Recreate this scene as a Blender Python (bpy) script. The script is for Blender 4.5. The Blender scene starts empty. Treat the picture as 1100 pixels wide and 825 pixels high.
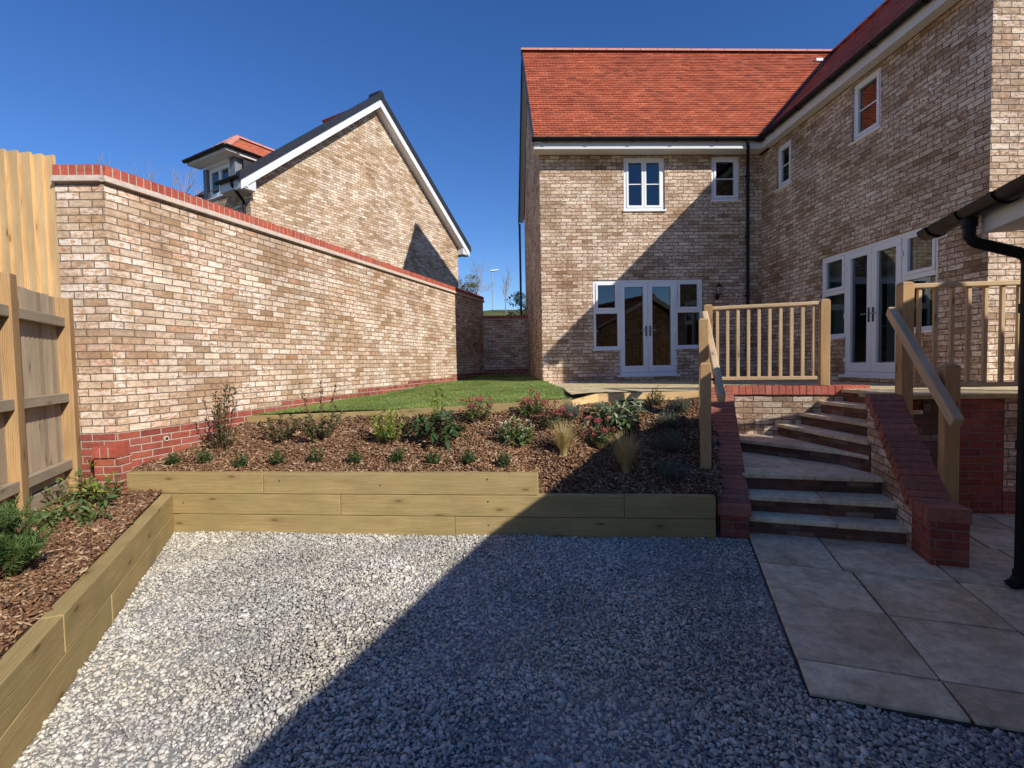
import bpy, math, random
import numpy as np
from mathutils import Vector, Matrix

rng = random.Random(11)
nr = np.random.default_rng(5)
sc = bpy.context.scene
col = sc.collection
R = math.radians
SUN, SKY, AIR, DUST, OZ, SAT = 5.0, .137, 1.0, .0, 5.0, 1.2

# ------------------------------------------------------------------ mesh helpers
class MB:
    """collects faces with uv in metres; build() links them as one mesh object"""
    def __init__(self):
        self.v = []; self.f = []; self.uv = []
    def face(self, pts, uvs=None):
        b = len(self.v)
        pts = [Vector(p) for p in pts]
        self.v.extend(pts)
        self.f.append(tuple(range(b, b + len(pts))))
        if uvs is None:
            n = Vector((0, 0, 0))
            for i in range(1, len(pts) - 1):
                n += (pts[i] - pts[0]).cross(pts[i + 1] - pts[0])
            if n.length < 1e-12: n = Vector((0, 0, 1))
            n.normalize()
            if abs(n.z) > .93:
                uvs = [(p.x, p.y) for p in pts]
            else:
                t = Vector((0, 0, 1)).cross(n).normalized()
                # keep u stable for opposite faces
                bt = n.cross(t)
                uvs = [(p.dot(t), p.dot(bt)) for p in pts]
        self.uv.append(uvs)
    def hexa(self, c, grain=None, off=0.0):
        """8 corners: 0-3 one end (ccw), 4-7 other end; grain: uv u along 0->4"""
        idx = [(0, 3, 2, 1), (4, 5, 6, 7), (0, 1, 5, 4), (1, 2, 6, 5), (2, 3, 7, 6), (3, 0, 4, 7)]
        c = [Vector(p) for p in c]
        for k, q in enumerate(idx):
            pts = [c[i] for i in q]
            if grain is None:
                self.face(pts)
            else:
                if k < 2:
                    uv = [((pts[i] - pts[0]).dot((pts[1] - pts[0]).normalized()) * .12 + off,
                           (pts[i] - pts[0]).dot((pts[3] - pts[0]).normalized()) + off * 3 + k) for i in range(4)]
                else:
                    a = (c[4] - c[0]).normalized()
                    w = (pts[1] - pts[0]); w = (w - a * w.dot(a))
                    w = w.normalized() if w.length > 1e-9 else w
                    uv = [((p - c[0]).dot(a) + off, (p - pts[0]).dot(w) + k * .37 + off * 3) for p in pts]
                self.face(pts, uv)
    def box(self, lo, hi):
        x0, y0, z0 = lo; x1, y1, z1 = hi
        self.hexa([(x0, y0, z0), (x1, y0, z0), (x1, y1, z0), (x0, y1, z0),
                   (x0, y0, z1), (x1, y0, z1), (x1, y1, z1), (x0, y1, z1)])
    def obox(self, o, u, n, u0, u1, z0, z1, n0, n1):
        """box in a wall frame: o origin, u along, n outward (2d unit vectors)"""
        def P(a, b, z): return (o[0] + u[0]*a + n[0]*b, o[1] + u[1]*a + n[1]*b, z)
        self.hexa([P(u0, n0, z0), P(u1, n0, z0), P(u1, n1, z0), P(u0, n1, z0),
                   P(u0, n0, z1), P(u1, n0, z1), P(u1, n1, z1), P(u0, n1, z1)])
    def beam(self, p0, p1, w, h, side=None, off=None):
        """timber from p0 to p1, w across (side dir), h in the third direction, grain along"""
        p0 = Vector(p0); p1 = Vector(p1); a = (p1 - p0).normalized()
        if side is None:
            side = a.cross(Vector((0, 0, 1)))
            if side.length < 1e-5: side = Vector((1, 0, 0))
        side = Vector(side); side = (side - a * side.dot(a)).normalized()
        up = side.cross(a).normalized()
        s = side * (w / 2); u = up * (h / 2)
        off = rng.uniform(0, 50) if off is None else off
        q = [-s - u, s - u, s + u, -s + u]
        # orientation: make faces outward
        c = [p0 + x for x in q] + [p1 + x for x in q]
        if (c[1] - c[0]).cross(c[3] - c[0]).dot(a) < 0:
            q = [q[0], q[3], q[2], q[1]]; c = [p0 + x for x in q] + [p1 + x for x in q]
        self.hexa(c, grain=True, off=off)
    def post(self, x, y, z0, z1, w, d, ang, off=None, dome=.0):
        """vertical post, ang degrees right of +Y, optional rounded top"""
        a = R(ang); e1 = Vector((math.cos(a), -math.sin(a), 0)) * (w / 2); e2 = Vector((math.sin(a), math.cos(a), 0)) * (d / 2)
        off = rng.uniform(0, 50) if off is None else off
        b = Vector((x, y, 0))
        q = [-e1 - e2, e1 - e2, e1 + e2, -e1 + e2]
        zt = z1 - dome
        self.hexa([b + k + Vector((0, 0, z0)) for k in q] + [b + k + Vector((0, 0, zt)) for k in q], grain=True, off=off)
        if dome:
            n = 6; prev = [b + k + Vector((0, 0, zt + .0005)) for k in q]
            for i in range(1, n + 1):
                th = i / n * math.pi / 2
                s = .35 + .65 * math.cos(th) if i < n else .3
                cur = [b + k * s + Vector((0, 0, zt + dome * math.sin(th))) for k in q]
                for j in range(4):
                    pts = [prev[j], prev[(j+1) % 4], cur[(j+1) % 4], cur[j]]
                    self.face(pts, [(p.z + off, (p.x + p.y) * .7 + off * 3) for p in pts])
                prev = cur
            self.face(prev, [(p.x * .3 + off, p.y + off) for p in prev])
    def prism(self, poly, z0, z1):
        """vertical prism over a ccw 2d polygon; z0/z1 numbers or functions"""
        f0 = z0 if callable(z0) else (lambda x, y: z0)
        f1 = z1 if callable(z1) else (lambda x, y: z1)
        T = [(x, y, f1(x, y)) for x, y in poly]; B = [(x, y, f0(x, y)) for x, y in poly]
        self.face(T); self.face(B[::-1])
        n = len(poly)
        for i in range(n):
            j = (i + 1) % n
            self.face([B[i], B[j], T[j], T[i]])
    def tube(self, pts, r, n=10, cap=True):
        pts = [Vector(p) for p in pts]
        rs = r if isinstance(r, (list, tuple)) else [r] * len(pts)
        rings = []; pu = None
        for i, p in enumerate(pts):
            a = (pts[min(i+1, len(pts)-1)] - pts[max(i-1, 0)]).normalized()
            if pu is None:
                pu = a.cross(Vector((.3, .2, 1))); 
                if pu.length < 1e-4: pu = a.cross(Vector((1, 0, 0)))
            pu = (pu - a * pu.dot(a)).normalized(); w = a.cross(pu)
            rings.append([p + (pu * math.cos(2*math.pi*k/n) + w * math.sin(2*math.pi*k/n)) * rs[i] for k in range(n)])
        for i in range(len(rings) - 1):
            for k in range(n):
                j = (k + 1) % n
                self.face([rings[i][k], rings[i][j], rings[i+1][j], rings[i+1][k]],
                          [(i*.1, k*.02), (i*.1, k*.02+.02), (i*.1+.1, k*.02+.02), (i*.1+.1, k*.02)])
        if cap:
            self.face(rings[0][::-1]); self.face(rings[-1])
    def lathe(self, c, prof, n=16):
        c = Vector(c); rings = []
        for r, z in prof:
            rings.append([c + Vector((r*math.cos(2*math.pi*k/n), r*math.sin(2*math.pi*k/n), z)) for k in range(n)])
        for i in range(len(rings)-1):
            for k in range(n):
                j = (k+1) % n
                self.face([rings[i][k], rings[i][j], rings[i+1][j], rings[i+1][k]])
        self.face(rings[0][::-1]); self.face(rings[-1])
    def gutter(self, p0, p1, r, out, thick=.006, brackets=.9):
        """half round gutter hung from p0 to p1 (centre line at rim height)"""
        p0 = Vector(p0); p1 = Vector(p1); a = (p1 - p0).normalized(); o = Vector((out[0], out[1], 0)); n = 10
        def ring(p, rr): return [p + o * (rr * math.cos(math.pi * k / n)) - Vector((0, 0, rr * math.sin(math.pi * k / n))) for k in range(n + 1)]
        def shell(q0, q1, ro, ri):
            A, Bq, Ai, Bi = ring(q0, ro), ring(q1, ro), ring(q0, ri), ring(q1, ri)
            for k in range(n):
                self.face([A[k], A[k+1], Bq[k+1], Bq[k]]); self.face([Ai[k+1], Ai[k], Bi[k], Bi[k+1]])
                self.face([A[k+1], A[k], Ai[k], Ai[k+1]]); self.face([Bq[k], Bq[k+1], Bi[k+1], Bi[k]])
            for k in (0, n): self.face([A[k], Bq[k], Bi[k], Ai[k]])
        shell(p0, p1, r, r - thick)
        for q in (p0, p1):
            self.face(ring(q, r)); self.face(ring(q, r)[::-1])
        L = (p1 - p0).length; k = brackets * .35
        while k < L:
            shell(p0 + a * (k - .02), p0 + a * (k + .02), r + .011, r + .0015); k += brackets
    def build(self, name, mat, parent=None, bevel=0, smooth=False, merge=False):
        me = bpy.data.meshes.new(name)
        me.from_pydata([tuple(p) for p in self.v], [], self.f)
        ul = me.uv_layers.new(name='UVMap')
        ul.data.foreach_set('uv', [c for f in self.uv for q in f for c in q])
        if True:
            import bmesh
            bm = bmesh.new(); bm.from_mesh(me); bmesh.ops.remove_doubles(bm, verts=bm.verts, dist=1e-5)
            if bevel or smooth: bmesh.ops.recalc_face_normals(bm, faces=bm.faces)
            bm.to_mesh(me); bm.free()
        me.materials.append(mat)
        o = bpy.data.objects.new(name, me); col.objects.link(o)
        if parent is not None: o.parent = parent
        if smooth:
            for p in me.polygons: p.use_smooth = True
        if bevel:
            m = o.modifiers.new('bev', 'BEVEL'); m.width = bevel; m.segments = 2; m.limit_method = 'ANGLE'; m.angle_limit = R(40)
        return o

def tag(o, label=None, cat=None, group=None, kind=None):
    if label: o['label'] = label
    if cat: o['category'] = cat
    if group: o['group'] = group
    if kind: o['kind'] = kind
    return o

def thing(name, label, cat, group=None, loc=(0, 0, 0), rz=0):
    o = bpy.data.objects.new(name, None); col.objects.link(o)
    o.location = loc; o.rotation_euler = (0, 0, rz); o.empty_display_size = .1
    return tag(o, label, cat, group)

def bulk(name, V, F, mat, parent=None, smooth=False):
    """numpy mesh; F (n,k)"""
    me = bpy.data.meshes.new(name)
    V = np.asarray(V, np.float32); F = np.asarray(F, np.int32); k = F.shape[1]
    me.vertices.add(len(V)); me.vertices.foreach_set('co', V.ravel())
    me.loops.add(F.size); me.loops.foreach_set('vertex_index', F.ravel())
    me.polygons.add(len(F)); me.polygons.foreach_set('loop_start', np.arange(0, F.size, k, dtype=np.int32))
    me.polygons.foreach_set('loop_total', np.full(len(F), k, np.int32))
    if smooth: me.polygons.foreach_set('use_smooth', np.ones(len(F), bool))
    me.update(calc_edges=True); me.validate()
    me.materials.append(mat)
    o = bpy.data.objects.new(name, me); col.objects.link(o)
    if parent is not None: o.parent = parent
    return o

# ------------------------------------------------------------------ materials
class NT:
    def __init__(self, name):
        self.m = bpy.data.materials.new(name); self.m.use_nodes = True
        self.t = self.m.node_tree; self.t.nodes.clear()
        self.out = self.t.nodes.new('ShaderNodeOutputMaterial')
    def n(self, typ, **kw):
        nd = self.t.nodes.new('ShaderNode' + typ)
        for k, v in kw.items():
            if k.startswith('_'): setattr(nd, k[1:], v)
            else:
                nm = k.replace('__', ' ')
                self.put(nd.inputs[int(nm[1:])] if nm[0] == 'i' and nm[1:].isdigit() else nd.inputs[nm], v)
        return nd
    def put(self, sock, v):
        if isinstance(v, bpy.types.NodeSocket): self.t.links.new(v, sock)
        elif isinstance(v, bpy.types.Node): self.t.links.new(v.outputs[0], sock)
        elif isinstance(v, (tuple, list)) and len(v) == 3 and sock.type == 'RGBA': sock.default_value = (*v, 1)
        else: sock.default_value = v
    def math(self, op, a, b=0.0, c=0.0, clamp=False):
        nd = self.t.nodes.new('ShaderNodeMath'); nd.operation = op; nd.use_clamp = clamp
        self.put(nd.inputs[0], a); self.put(nd.inputs[1], b); self.put(nd.inputs[2], c)
        return nd.outputs[0]
    def mix(self, fac, a, b, mode='MIX'):
        nd = self.t.nodes.new('ShaderNodeMix'); nd.data_type = 'RGBA'; nd.blend_type = mode
        self.put(nd.inputs[0], fac); self.put(nd.inputs[6], a); self.put(nd.inputs[7], b)
        return nd.outputs[2]
    def ramp(self, fac, stops, interp='LINEAR'):
        nd = self.t.nodes.new('ShaderNodeValToRGB'); cr = nd.color_ramp; cr.interpolation = interp
        while len(cr.elements) < len(stops): cr.elements.new(.5)
        for e, (p, c) in zip(cr.elements, stops):
            e.position = p; e.color = (*c, 1) if len(c) == 3 else c
        self.put(nd.inputs[0], fac)
        return nd.outputs[0]
    def noise(self, vec, scale, detail=4, rough=.55, dist=0):
        nd = self.n('TexNoise', Scale=scale, Detail=detail, Roughness=rough, Distortion=dist)
        if vec is not None: self.put(nd.inputs['Vector'], vec)
        return nd.outputs['Fac']
    def mapr(self, v, a, b, c, d):
        nd = self.t.nodes.new('ShaderNodeMapRange')
        for i, x in enumerate((v, a, b, c, d)): self.put(nd.inputs[i], x)
        return nd.outputs[0]
    def bsdf(self, color, rough=.8, bump=None, strength=.5, dist=.005, spec=.3, **kw):
        p = self.n('BsdfPrincipled', Base__Color=color, Roughness=rough)
        p.inputs['Specular IOR Level'].default_value = spec
        for k, v in kw.items(): self.put(p.inputs[k.replace('__', ' ')], v)
        if bump is not None:
            b = self.n('Bump', Strength=strength, Distance=dist, Height=bump)
            self.t.links.new(b.outputs[0], p.inputs['Normal'])
        self.t.links.new(p.outputs[0], self.out.inputs[0])
        return p
    def uv(self): return self.n('TexCoord').outputs['UV']
    def obj(self): return self.n('NewGeometry').outputs['Position']

def plain(name, color, rough=.5, var=.12, spec=.4, scale=6, bump=.0):
    g = NT(name); p = g.obj()
    n = g.noise(p, scale, 5); n2 = g.noise(p, scale * 12, 3)
    f = g.mapr(n, .25, .75, 1 - var, 1 + var); f2 = g.mapr(n2, .2, .8, 1 - var * .5, 1 + var * .5)
    c = g.mix(1.0, color, g.n('CombineColor', Red=g.math('MULTIPLY', f, f2), Green=g.math('MULTIPLY', f, f2), Blue=g.math('MULTIPLY', f, f2)).outputs[0], 'MULTIPLY')
    g.bsdf(c, g.mapr(n, .3, .7, rough * .85, min(1, rough * 1.15)), bump=n2 if bump else None, strength=bump, spec=spec)
    return g.m

def grey(g, v): return g.n('CombineColor', Red=v, Green=v, Blue=v).outputs[0]

def brick_mat(name, stops, mortar, gain=(1.29, 1.20, 1.09), white=0.0, length=.225, height=.075, mort=.0048, seed=0.0, bond=.5, voff=0.0, uoff=0.0, bumpd=.008, dirt=.25):
    g = NT(name); uv = g.uv()
    s = g.n('SeparateXYZ', Vector=uv)
    wob = g.mapr(g.noise(uv, 9, 2), 0, 1, -.004, .004)
    u = g.math('ADD', s.outputs[0], uoff); v = g.math('ADD', g.math('ADD', s.outputs[1], voff), wob)
    rv = g.math('DIVIDE', v, height); row = g.math('FLOOR', rv); fy = g.math('FRACT', rv)
    rn = g.n('TexWhiteNoise', _noise_dimensions='1D', W=g.math('ADD', row, seed + 17.3)).outputs[0]
    par = g.math('MULTIPLY', g.math('FLOORED_MODULO', row, 2.0), length * bond)
    jit = g.math('MULTIPLY', g.math('SUBTRACT', rn, .5), .03)
    ru = g.math('DIVIDE', g.math('ADD', g.math('ADD', u, par), jit), length)
    colm = g.math('FLOOR', ru); fx = g.math('FRACT', ru)
    dx = g.math('MULTIPLY', g.math('SUBTRACT', .5, g.math('ABSOLUTE', g.math('SUBTRACT', fx, .5))), length)
    dy = g.math('MULTIPLY', g.math('SUBTRACT', .5, g.math('ABSOLUTE', g.math('SUBTRACT', fy, .5))), height)
    d = g.math('MINIMUM', dx, dy)
    edge = g.mapr(g.noise(uv, 60, 3), .2, .8, -.003, .003)
    d = g.math('ADD', d, edge)
    mask = g.mapr(d, mort - .0015, mort + .0022, 0, 1)          # 1 on the brick
    cid = g.n('CombineXYZ', X=colm, Y=row, Z=seed).outputs[0]
    wn = g.n('TexWhiteNoise', _noise_dimensions='3D', Vector=cid)
    h1 = wn.outputs[0]
    wn2 = g.n('TexWhiteNoise', _noise_dimensions='3D', Vector=g.n('VectorMath', _operation='ADD', i0=cid, i1=(31.7, 5.1, 9.2)).outputs[0])
    h2 = wn2.outputs[0]
    base = g.ramp(h1, stops)
    # smears inside a brick
    sv = g.n('Mapping', Vector=uv, Scale=(1, 2.2, 1)).outputs[0]
    n1 = g.noise(sv, 13, 5, .65); n2 = g.noise(uv, 140, 3, .6); nb = g.noise(uv, 1.1, 4)
    f = g.math('MULTIPLY', g.mapr(n1, .25, .75, .66, 1.3), g.mapr(n2, .2, .8, .74, 1.24))
    f = g.math('MULTIPLY', f, g.mapr(h2, 0, 1, .82, 1.15))
    c = g.mix(1.0, base, grey(g, f), 'MULTIPLY')
    if white:
        n4 = g.noise(g.n('Mapping', Vector=uv, Scale=(1, 1.8, 1)).outputs[0], 25, 4, .65)
        wm = g.math('MULTIPLY', g.mapr(g.math('ADD', g.math('MULTIPLY', n1, .5), g.math('MULTIPLY', n4, .5)), .45, .54, 0, 1), g.math('ADD', g.mapr(h2, 1 - white * 2.0, 1.0, 0, .95), g.mapr(nb, .38, .68, -.1, .5), 0, True))
        c = g.mix(wm, c, (.70, .665, .62))
        dk = g.math('MULTIPLY', g.mapr(g.noise(sv, 40, 5, .75), .53, .66, 0, .75), g.mapr(h2, .0, .75, 1, .25))
        c = g.mix(dk, c, (.12, .085, .065))
    mc = g.mix(1.0, mortar, grey(g, g.mapr(n2, .2, .8, .78, 1.15)), 'MULTIPLY')
    c = g.mix(1.0, c, gain, 'MULTIPLY')
    nt_ = g.noise(g.n('VectorMath', _operation='ADD', i0=uv, i1=(13.0, 7.0, 0.0)).outputs[0], .7, 3)
    c = g.mix(g.mapr(nt_, .35, .68, 0, .6), c, g.mix(1.0, c, (.98, .88, .79), 'MULTIPLY'))
    c = g.mix(mask, mc, c)
    c = g.mix(1.0, c, grey(g, g.mapr(nb, .25, .75, 1 - dirt, 1 + dirt * .6)), 'MULTIPLY')
    stv = g.noise(g.n('Mapping', Vector=uv, Scale=(2.6, .32, 1)).outputs[0], 1.5, 5, .65)
    c = g.mix(1.0, c, grey(g, g.mapr(stv, .5, .74, 1.0, .76)), 'MULTIPLY')
    hh = g.math('ADD', g.math('MULTIPLY', mask, g.mapr(h2, 0, 1, .85, 1.1)), g.math('MULTIPLY', g.math('ADD', n2, g.math('MULTIPLY', n1, .8)), .22))
    g.bsdf(c, .9, bump=hh, strength=.9, dist=bumpd, spec=.15)
    return g.m

MULTI = [(0, (.66, .52, .37)), (.14, (.56, .41, .27)), (.30, (.49, .335, .21)), (.46, (.45, .295, .175)), (.58, (.53, .355, .22)),
         (.70, (.38, .25, .155)), (.80, (.54, .31, .18)), (.88, (.43, .32, .23)), (.95, (.62, .49, .36)), (1, (.70, .60, .47))]
HOUSE = [(0, (.58, .46, .33)), (.15, (.46, .335, .22)), (.30, (.39, .265, .165)), (.50, (.34, .22, .135)), (.64, (.44, .295, .185)),
         (.76, (.29, .195, .13)), (.85, (.42, .25, .15)), (.93, (.52, .41, .30)), (1, (.64, .53, .41))]
NEIGH = [(0, (.62, .50, .36)), (.2, (.49, .36, .23)), (.45, (.41, .28, .17)), (.65, (.47, .33, .20)), (.8, (.34, .23, .14)), (.92, (.56, .44, .31)), (1, (.66, .57, .45))]
REDS = [(0, (.36, .085, .055)), (.3, (.42, .10, .06)), (.6, (.32, .07, .05)), (.85, (.38, .105, .075)), (1, (.27, .06, .05))]
m_wall = brick_mat('garden_wall_brick', MULTI, (.27, .20, .135), white=.42, seed=1)
m_house = brick_mat('house_brick', HOUSE, (.17, .125, .09), white=.5, seed=2, gain=(1.18, 1.075, .95))
m_neigh = brick_mat('neighbour_brick', NEIGH, (.33, .24, .15), white=.35, seed=3)
m_step = brick_mat('step_brick', HOUSE, (.2, .16, .115), white=.25, seed=4)
m_red = brick_mat('red_plinth_brick', REDS, (.55, .42, .32), seed=5, mort=.006, dirt=.2, gain=(1.05, 1.2, 1.2))
m_redd = brick_mat('red_wall_brick', REDS, (.30, .22, .18), seed=6, mort=.0055, dirt=.3, gain=(1.0, 1.15, 1.2))

def island_mat(name, stops, rough=.85, noise_scale=40, spec=.2, var=.25, patch=None, trans=0.0, bump=0):
    g = NT(name)
    ri = g.n('NewGeometry').outputs['Random Per Island']
    c = g.ramp(ri, stops)
    n = g.noise(g.obj(), noise_scale, 4)
    c = g.mix(1.0, c, grey(g, g.mapr(n, .25, .75, 1 - var, 1 + var)), 'MULTIPLY')
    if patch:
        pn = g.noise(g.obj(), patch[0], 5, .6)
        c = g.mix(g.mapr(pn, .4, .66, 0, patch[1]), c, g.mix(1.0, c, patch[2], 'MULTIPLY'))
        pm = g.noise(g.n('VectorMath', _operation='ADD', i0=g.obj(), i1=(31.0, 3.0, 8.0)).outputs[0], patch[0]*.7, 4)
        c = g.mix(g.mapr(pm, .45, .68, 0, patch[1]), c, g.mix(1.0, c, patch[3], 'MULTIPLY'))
    p = g.bsdf(c, rough, spec=spec, bump=n if bump else None, strength=bump, dist=.003)
    if trans:
        tr = g.n('BsdfTranslucent', Color=c)
        mx = g.n('MixShader', Fac=trans)
        g.t.links.new(p.outputs[0], mx.inputs[1]); g.t.links.new(tr.outputs[0], mx.inputs[2])
        g.t.links.new(mx.outputs[0], g.out.inputs[0])
    return g.m

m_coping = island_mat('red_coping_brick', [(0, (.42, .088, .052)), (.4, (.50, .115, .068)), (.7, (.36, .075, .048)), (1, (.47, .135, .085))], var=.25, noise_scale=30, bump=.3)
m_coping_sun = island_mat('sunlit_coping_brick', [(0, (.56, .14, .085)), (.4, (.66, .19, .115)), (.7, (.50, .12, .08)), (1, (.62, .22, .14))], var=.22, noise_scale=30, bump=.3)  # lighter copy of the coping red, sunlight on the landing put into its colour
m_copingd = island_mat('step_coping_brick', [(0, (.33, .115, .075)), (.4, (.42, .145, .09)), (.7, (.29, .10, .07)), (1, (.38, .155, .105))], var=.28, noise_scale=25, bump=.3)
m_mortar = plain('mortar', (.50, .41, .32), .95, .2, .1, 25, .3)
m_crease = plain('creasing_tile', (.62, .50, .40), .9, .18, .1, 20, .3)

def wood_mat(name, a, b, knot=(.16, .08, .03), weather=0.0, scale=1.0, bleed=(.3, .26, .12), bleedamt=.0):
    g = NT(name); uv = g.uv()
    v1 = g.n('Mapping', Vector=uv, Scale=(1.0 * scale, 24 * scale, 1)).outputs[0]
    d = g.noise(g.n('Mapping', Vector=uv, Scale=(1.5, 5, 1)).outputs[0], 2.0, 3)
    v2 = g.n('VectorMath', _operation='ADD', i0=v1, i1=g.n('CombineXYZ', X=0.0, Y=g.math('MULTIPLY', d, 1.1), Z=0.0).outputs[0]).outputs[0]
    w = g.noise(v2, 2.2, 5, .6)
    rings = g.n('TexWave', _wave_type='BANDS', _bands_direction='Y', Vector=v2, Scale=1.1, Distortion=1.6, Detail=3).outputs[1]
    f = g.math('ADD', g.math('MULTIPLY', w, .6), g.math('MULTIPLY', rings, .4))
    c = g.ramp(f, [(.22, a), (.5, tuple((x + y) / 2 for x, y in zip(a, b))), (.78, b)])
    big = g.noise(g.n('Mapping', Vector=uv, Scale=(1, 3, 1)).outputs[0], 1.6, 3)
    c = g.mix(1.0, c, grey(g, g.mapr(big, .25, .75, .78, 1.2)), 'MULTIPLY')
    if bleedamt: c = g.mix(g.mapr(g.noise(uv, 2.3, 4), .42, .7, 0, bleedamt), c, bleed)
    vo = g.n('TexVoronoi', _voronoi_dimensions='2D', Vector=g.n('Mapping', Vector=uv, Scale=(2.0, 6.2, 1)).outputs[0], Scale=1.0)
    vo.inputs['Randomness'].default_value = .9
    kd = vo.outputs['Distance']
    kr = g.math('GREATER_THAN', g.n('SeparateColor', Color=vo.outputs['Color']).outputs[0], .6)
    km = g.math('MULTIPLY', g.mapr(kd, .045, .09, .8, 0), kr)
    c = g.mix(km, c, knot)
    halo = g.math('MULTIPLY', g.mapr(kd, .08, .26, .3, 0), kr)
    c = g.mix(halo, c, tuple(x * .6 for x in a))
    isl = g.n('NewGeometry').outputs['Random Per Island']
    c = g.mix(1.0, c, grey(g, g.mapr(isl, 0, 1, .8, 1.18)), 'MULTIPLY')
    if weather: c = g.mix(g.mapr(g.noise(v1, 1.2, 4), .3, .7, weather * .5, weather), c, (.30, .27, .23))
    g.bsdf(c, .8, bump=g.math('SUBTRACT', f, g.math('MULTIPLY', km, .6)), strength=.35, dist=.004, spec=.2)
    return g.m

m_sleeper = wood_mat('treated_sleeper', (.27, .185, .07), (.49, .355, .16), bleed=(.26, .22, .085), bleedamt=.5)
m_rail = wood_mat('new_pine', (.48, .31, .145), (.72, .53, .31), scale=1.4)
m_post = wood_mat('post_pine', (.37, .21, .085), (.58, .36, .17), scale=1.2)
m_weath = wood_mat('weathered_board', (.33, .235, .14), (.58, .44, .28), weather=.22, scale=1.3)
m_wrail = wood_mat('weathered_rail', (.33, .24, .14), (.52, .41, .26), weather=.35)
m_yboard = wood_mat('fresh_board', (.54, .32, .13), (.80, .56, .28), scale=1.2)
m_topr = wood_mat('grey_handrail', (.46, .31, .17), (.70, .51, .30), weather=.06, scale=1.3)

m_white = plain('white_upvc', (.80, .80, .79), .35, .03, .5, 3)
m_fascia = plain('white_fascia', (.66, .65, .62), .5, .05, .4, 3)
m_black = plain('black_gutter_plastic', (.010, .010, .011), .42, .1, .22, 5)
m_verge = plain('dark_verge', (.025, .027, .032), .45, .15, .4, 8)
m_metal = plain('brushed_handle', (.45, .44, .42), .3, .1, .6, 10)
m_metal.node_tree.nodes['Principled BSDF'].inputs['Metallic'].default_value = .9
m_curtain = plain('pale_curtain', (.55, .56, .52), .9, .1, .1, 4)
m_blind = plain('brown_blind', (.16, .06, .05), .8, .1, .1, 4)
m_room = plain('dim_room', (.045, .047, .05), .9, .3, .1, 2)

def glass_mat():
    g = NT('window_glass')
    bf = g.n('NewGeometry').outputs['Backfacing']
    fr = g.n('Fresnel', IOR=g.mapr(bf, 0, 1, 1.74, 1/1.74)).outputs[0]
    tr = g.n('BsdfTransparent', Color=(.60, .66, .64)); gl = g.n('BsdfGlossy', Color=(.95, .97, 1), Roughness=.004)
    mx = g.n('MixShader', Fac=fr)
    g.t.links.new(tr.outputs[0], mx.inputs[1]); g.t.links.new(gl.outputs[0], mx.inputs[2]); g.t.links.new(mx.outputs[0], g.out.inputs[0])
    return g.m
m_glass = glass_mat()

def tile_mat(name, stops, gauge=.1, w=.165, dark=.0):
    g = NT(name); uv = g.uv(); s = g.n('SeparateXYZ', Vector=uv)
    row = g.math('FLOOR', g.math('DIVIDE', s.outputs[1], gauge))
    par = g.math('MULTIPLY', g.math('FLOORED_MODULO', row, 2.0), w / 2)
    ru = g.math('DIVIDE', g.math('ADD', s.outputs[0], par), w)
    fx = g.math('FRACT', ru); cm = g.math('FLOOR', ru)
    cid = g.n('CombineXYZ', X=cm, Y=row, Z=7.0).outputs[0]
    h = g.n('TexWhiteNoise', _noise_dimensions='3D', Vector=cid).outputs[0]
    c = g.ramp(h, stops)
    big = g.noise(uv, .9, 4); n2 = g.noise(uv, 30, 4)
    c = g.mix(1.0, c, grey(g, g.math('MULTIPLY', g.mapr(big, .3, .7, .85, 1.12), g.mapr(n2, .2, .8, .8, 1.15))), 'MULTIPLY')
    d = g.math('MULTIPLY', g.math('SUBTRACT', .5, g.math('ABSOLUTE', g.math('SUBTRACT', fx, .5))), w)
    gap = g.mapr(d, .002, .005, 0, 1)
    c = g.mix(gap, (.05, .015, .01), c)
    g.bsdf(c, .8, bump=g.math('ADD', g.math('MULTIPLY', gap, .5), g.math('MULTIPLY', h, .6)), strength=.6, dist=.01, spec=.2)
    return g.m
m_tile = tile_mat('red_roof_tile', [(0, (.46, .115, .055)), (.35, (.52, .14, .068)), (.55, (.38, .092, .048)), (.72, (.58, .175, .085)), (.82, (.30, .085, .05)), (.92, (.48, .125, .062)), (1, (.33, .09, .05))])
m_ridge = plain('ridge_tile', (.58, .25, .18), .8, .15, .2, 6)

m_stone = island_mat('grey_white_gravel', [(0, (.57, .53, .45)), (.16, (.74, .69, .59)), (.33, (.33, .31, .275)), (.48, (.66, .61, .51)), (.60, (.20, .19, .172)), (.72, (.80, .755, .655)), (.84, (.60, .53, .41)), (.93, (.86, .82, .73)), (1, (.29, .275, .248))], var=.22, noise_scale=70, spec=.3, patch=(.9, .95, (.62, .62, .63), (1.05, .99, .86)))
m_bark = island_mat('bark_mulch', [(0, (.12, .057, .031)), (.22, (.23, .115, .058)), (.45, (.33, .18, .09)), (.62, (.17, .08, .044)), (.8, (.44, .275, .155)), (.93, (.57, .41, .26)), (1, (.27, .14, .075))], var=.35, noise_scale=60, patch=(2.2, .7, (.7, .68, .66), (1.1, 1.08, 1.0)))
m_soil = plain('dark_soil', (.07, .035, .022), .95, .4, .1, 12, .5)
m_gbase = plain('gravel_bed', (.30, .29, .27), .95, .3, .1, 40, .5)

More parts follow.
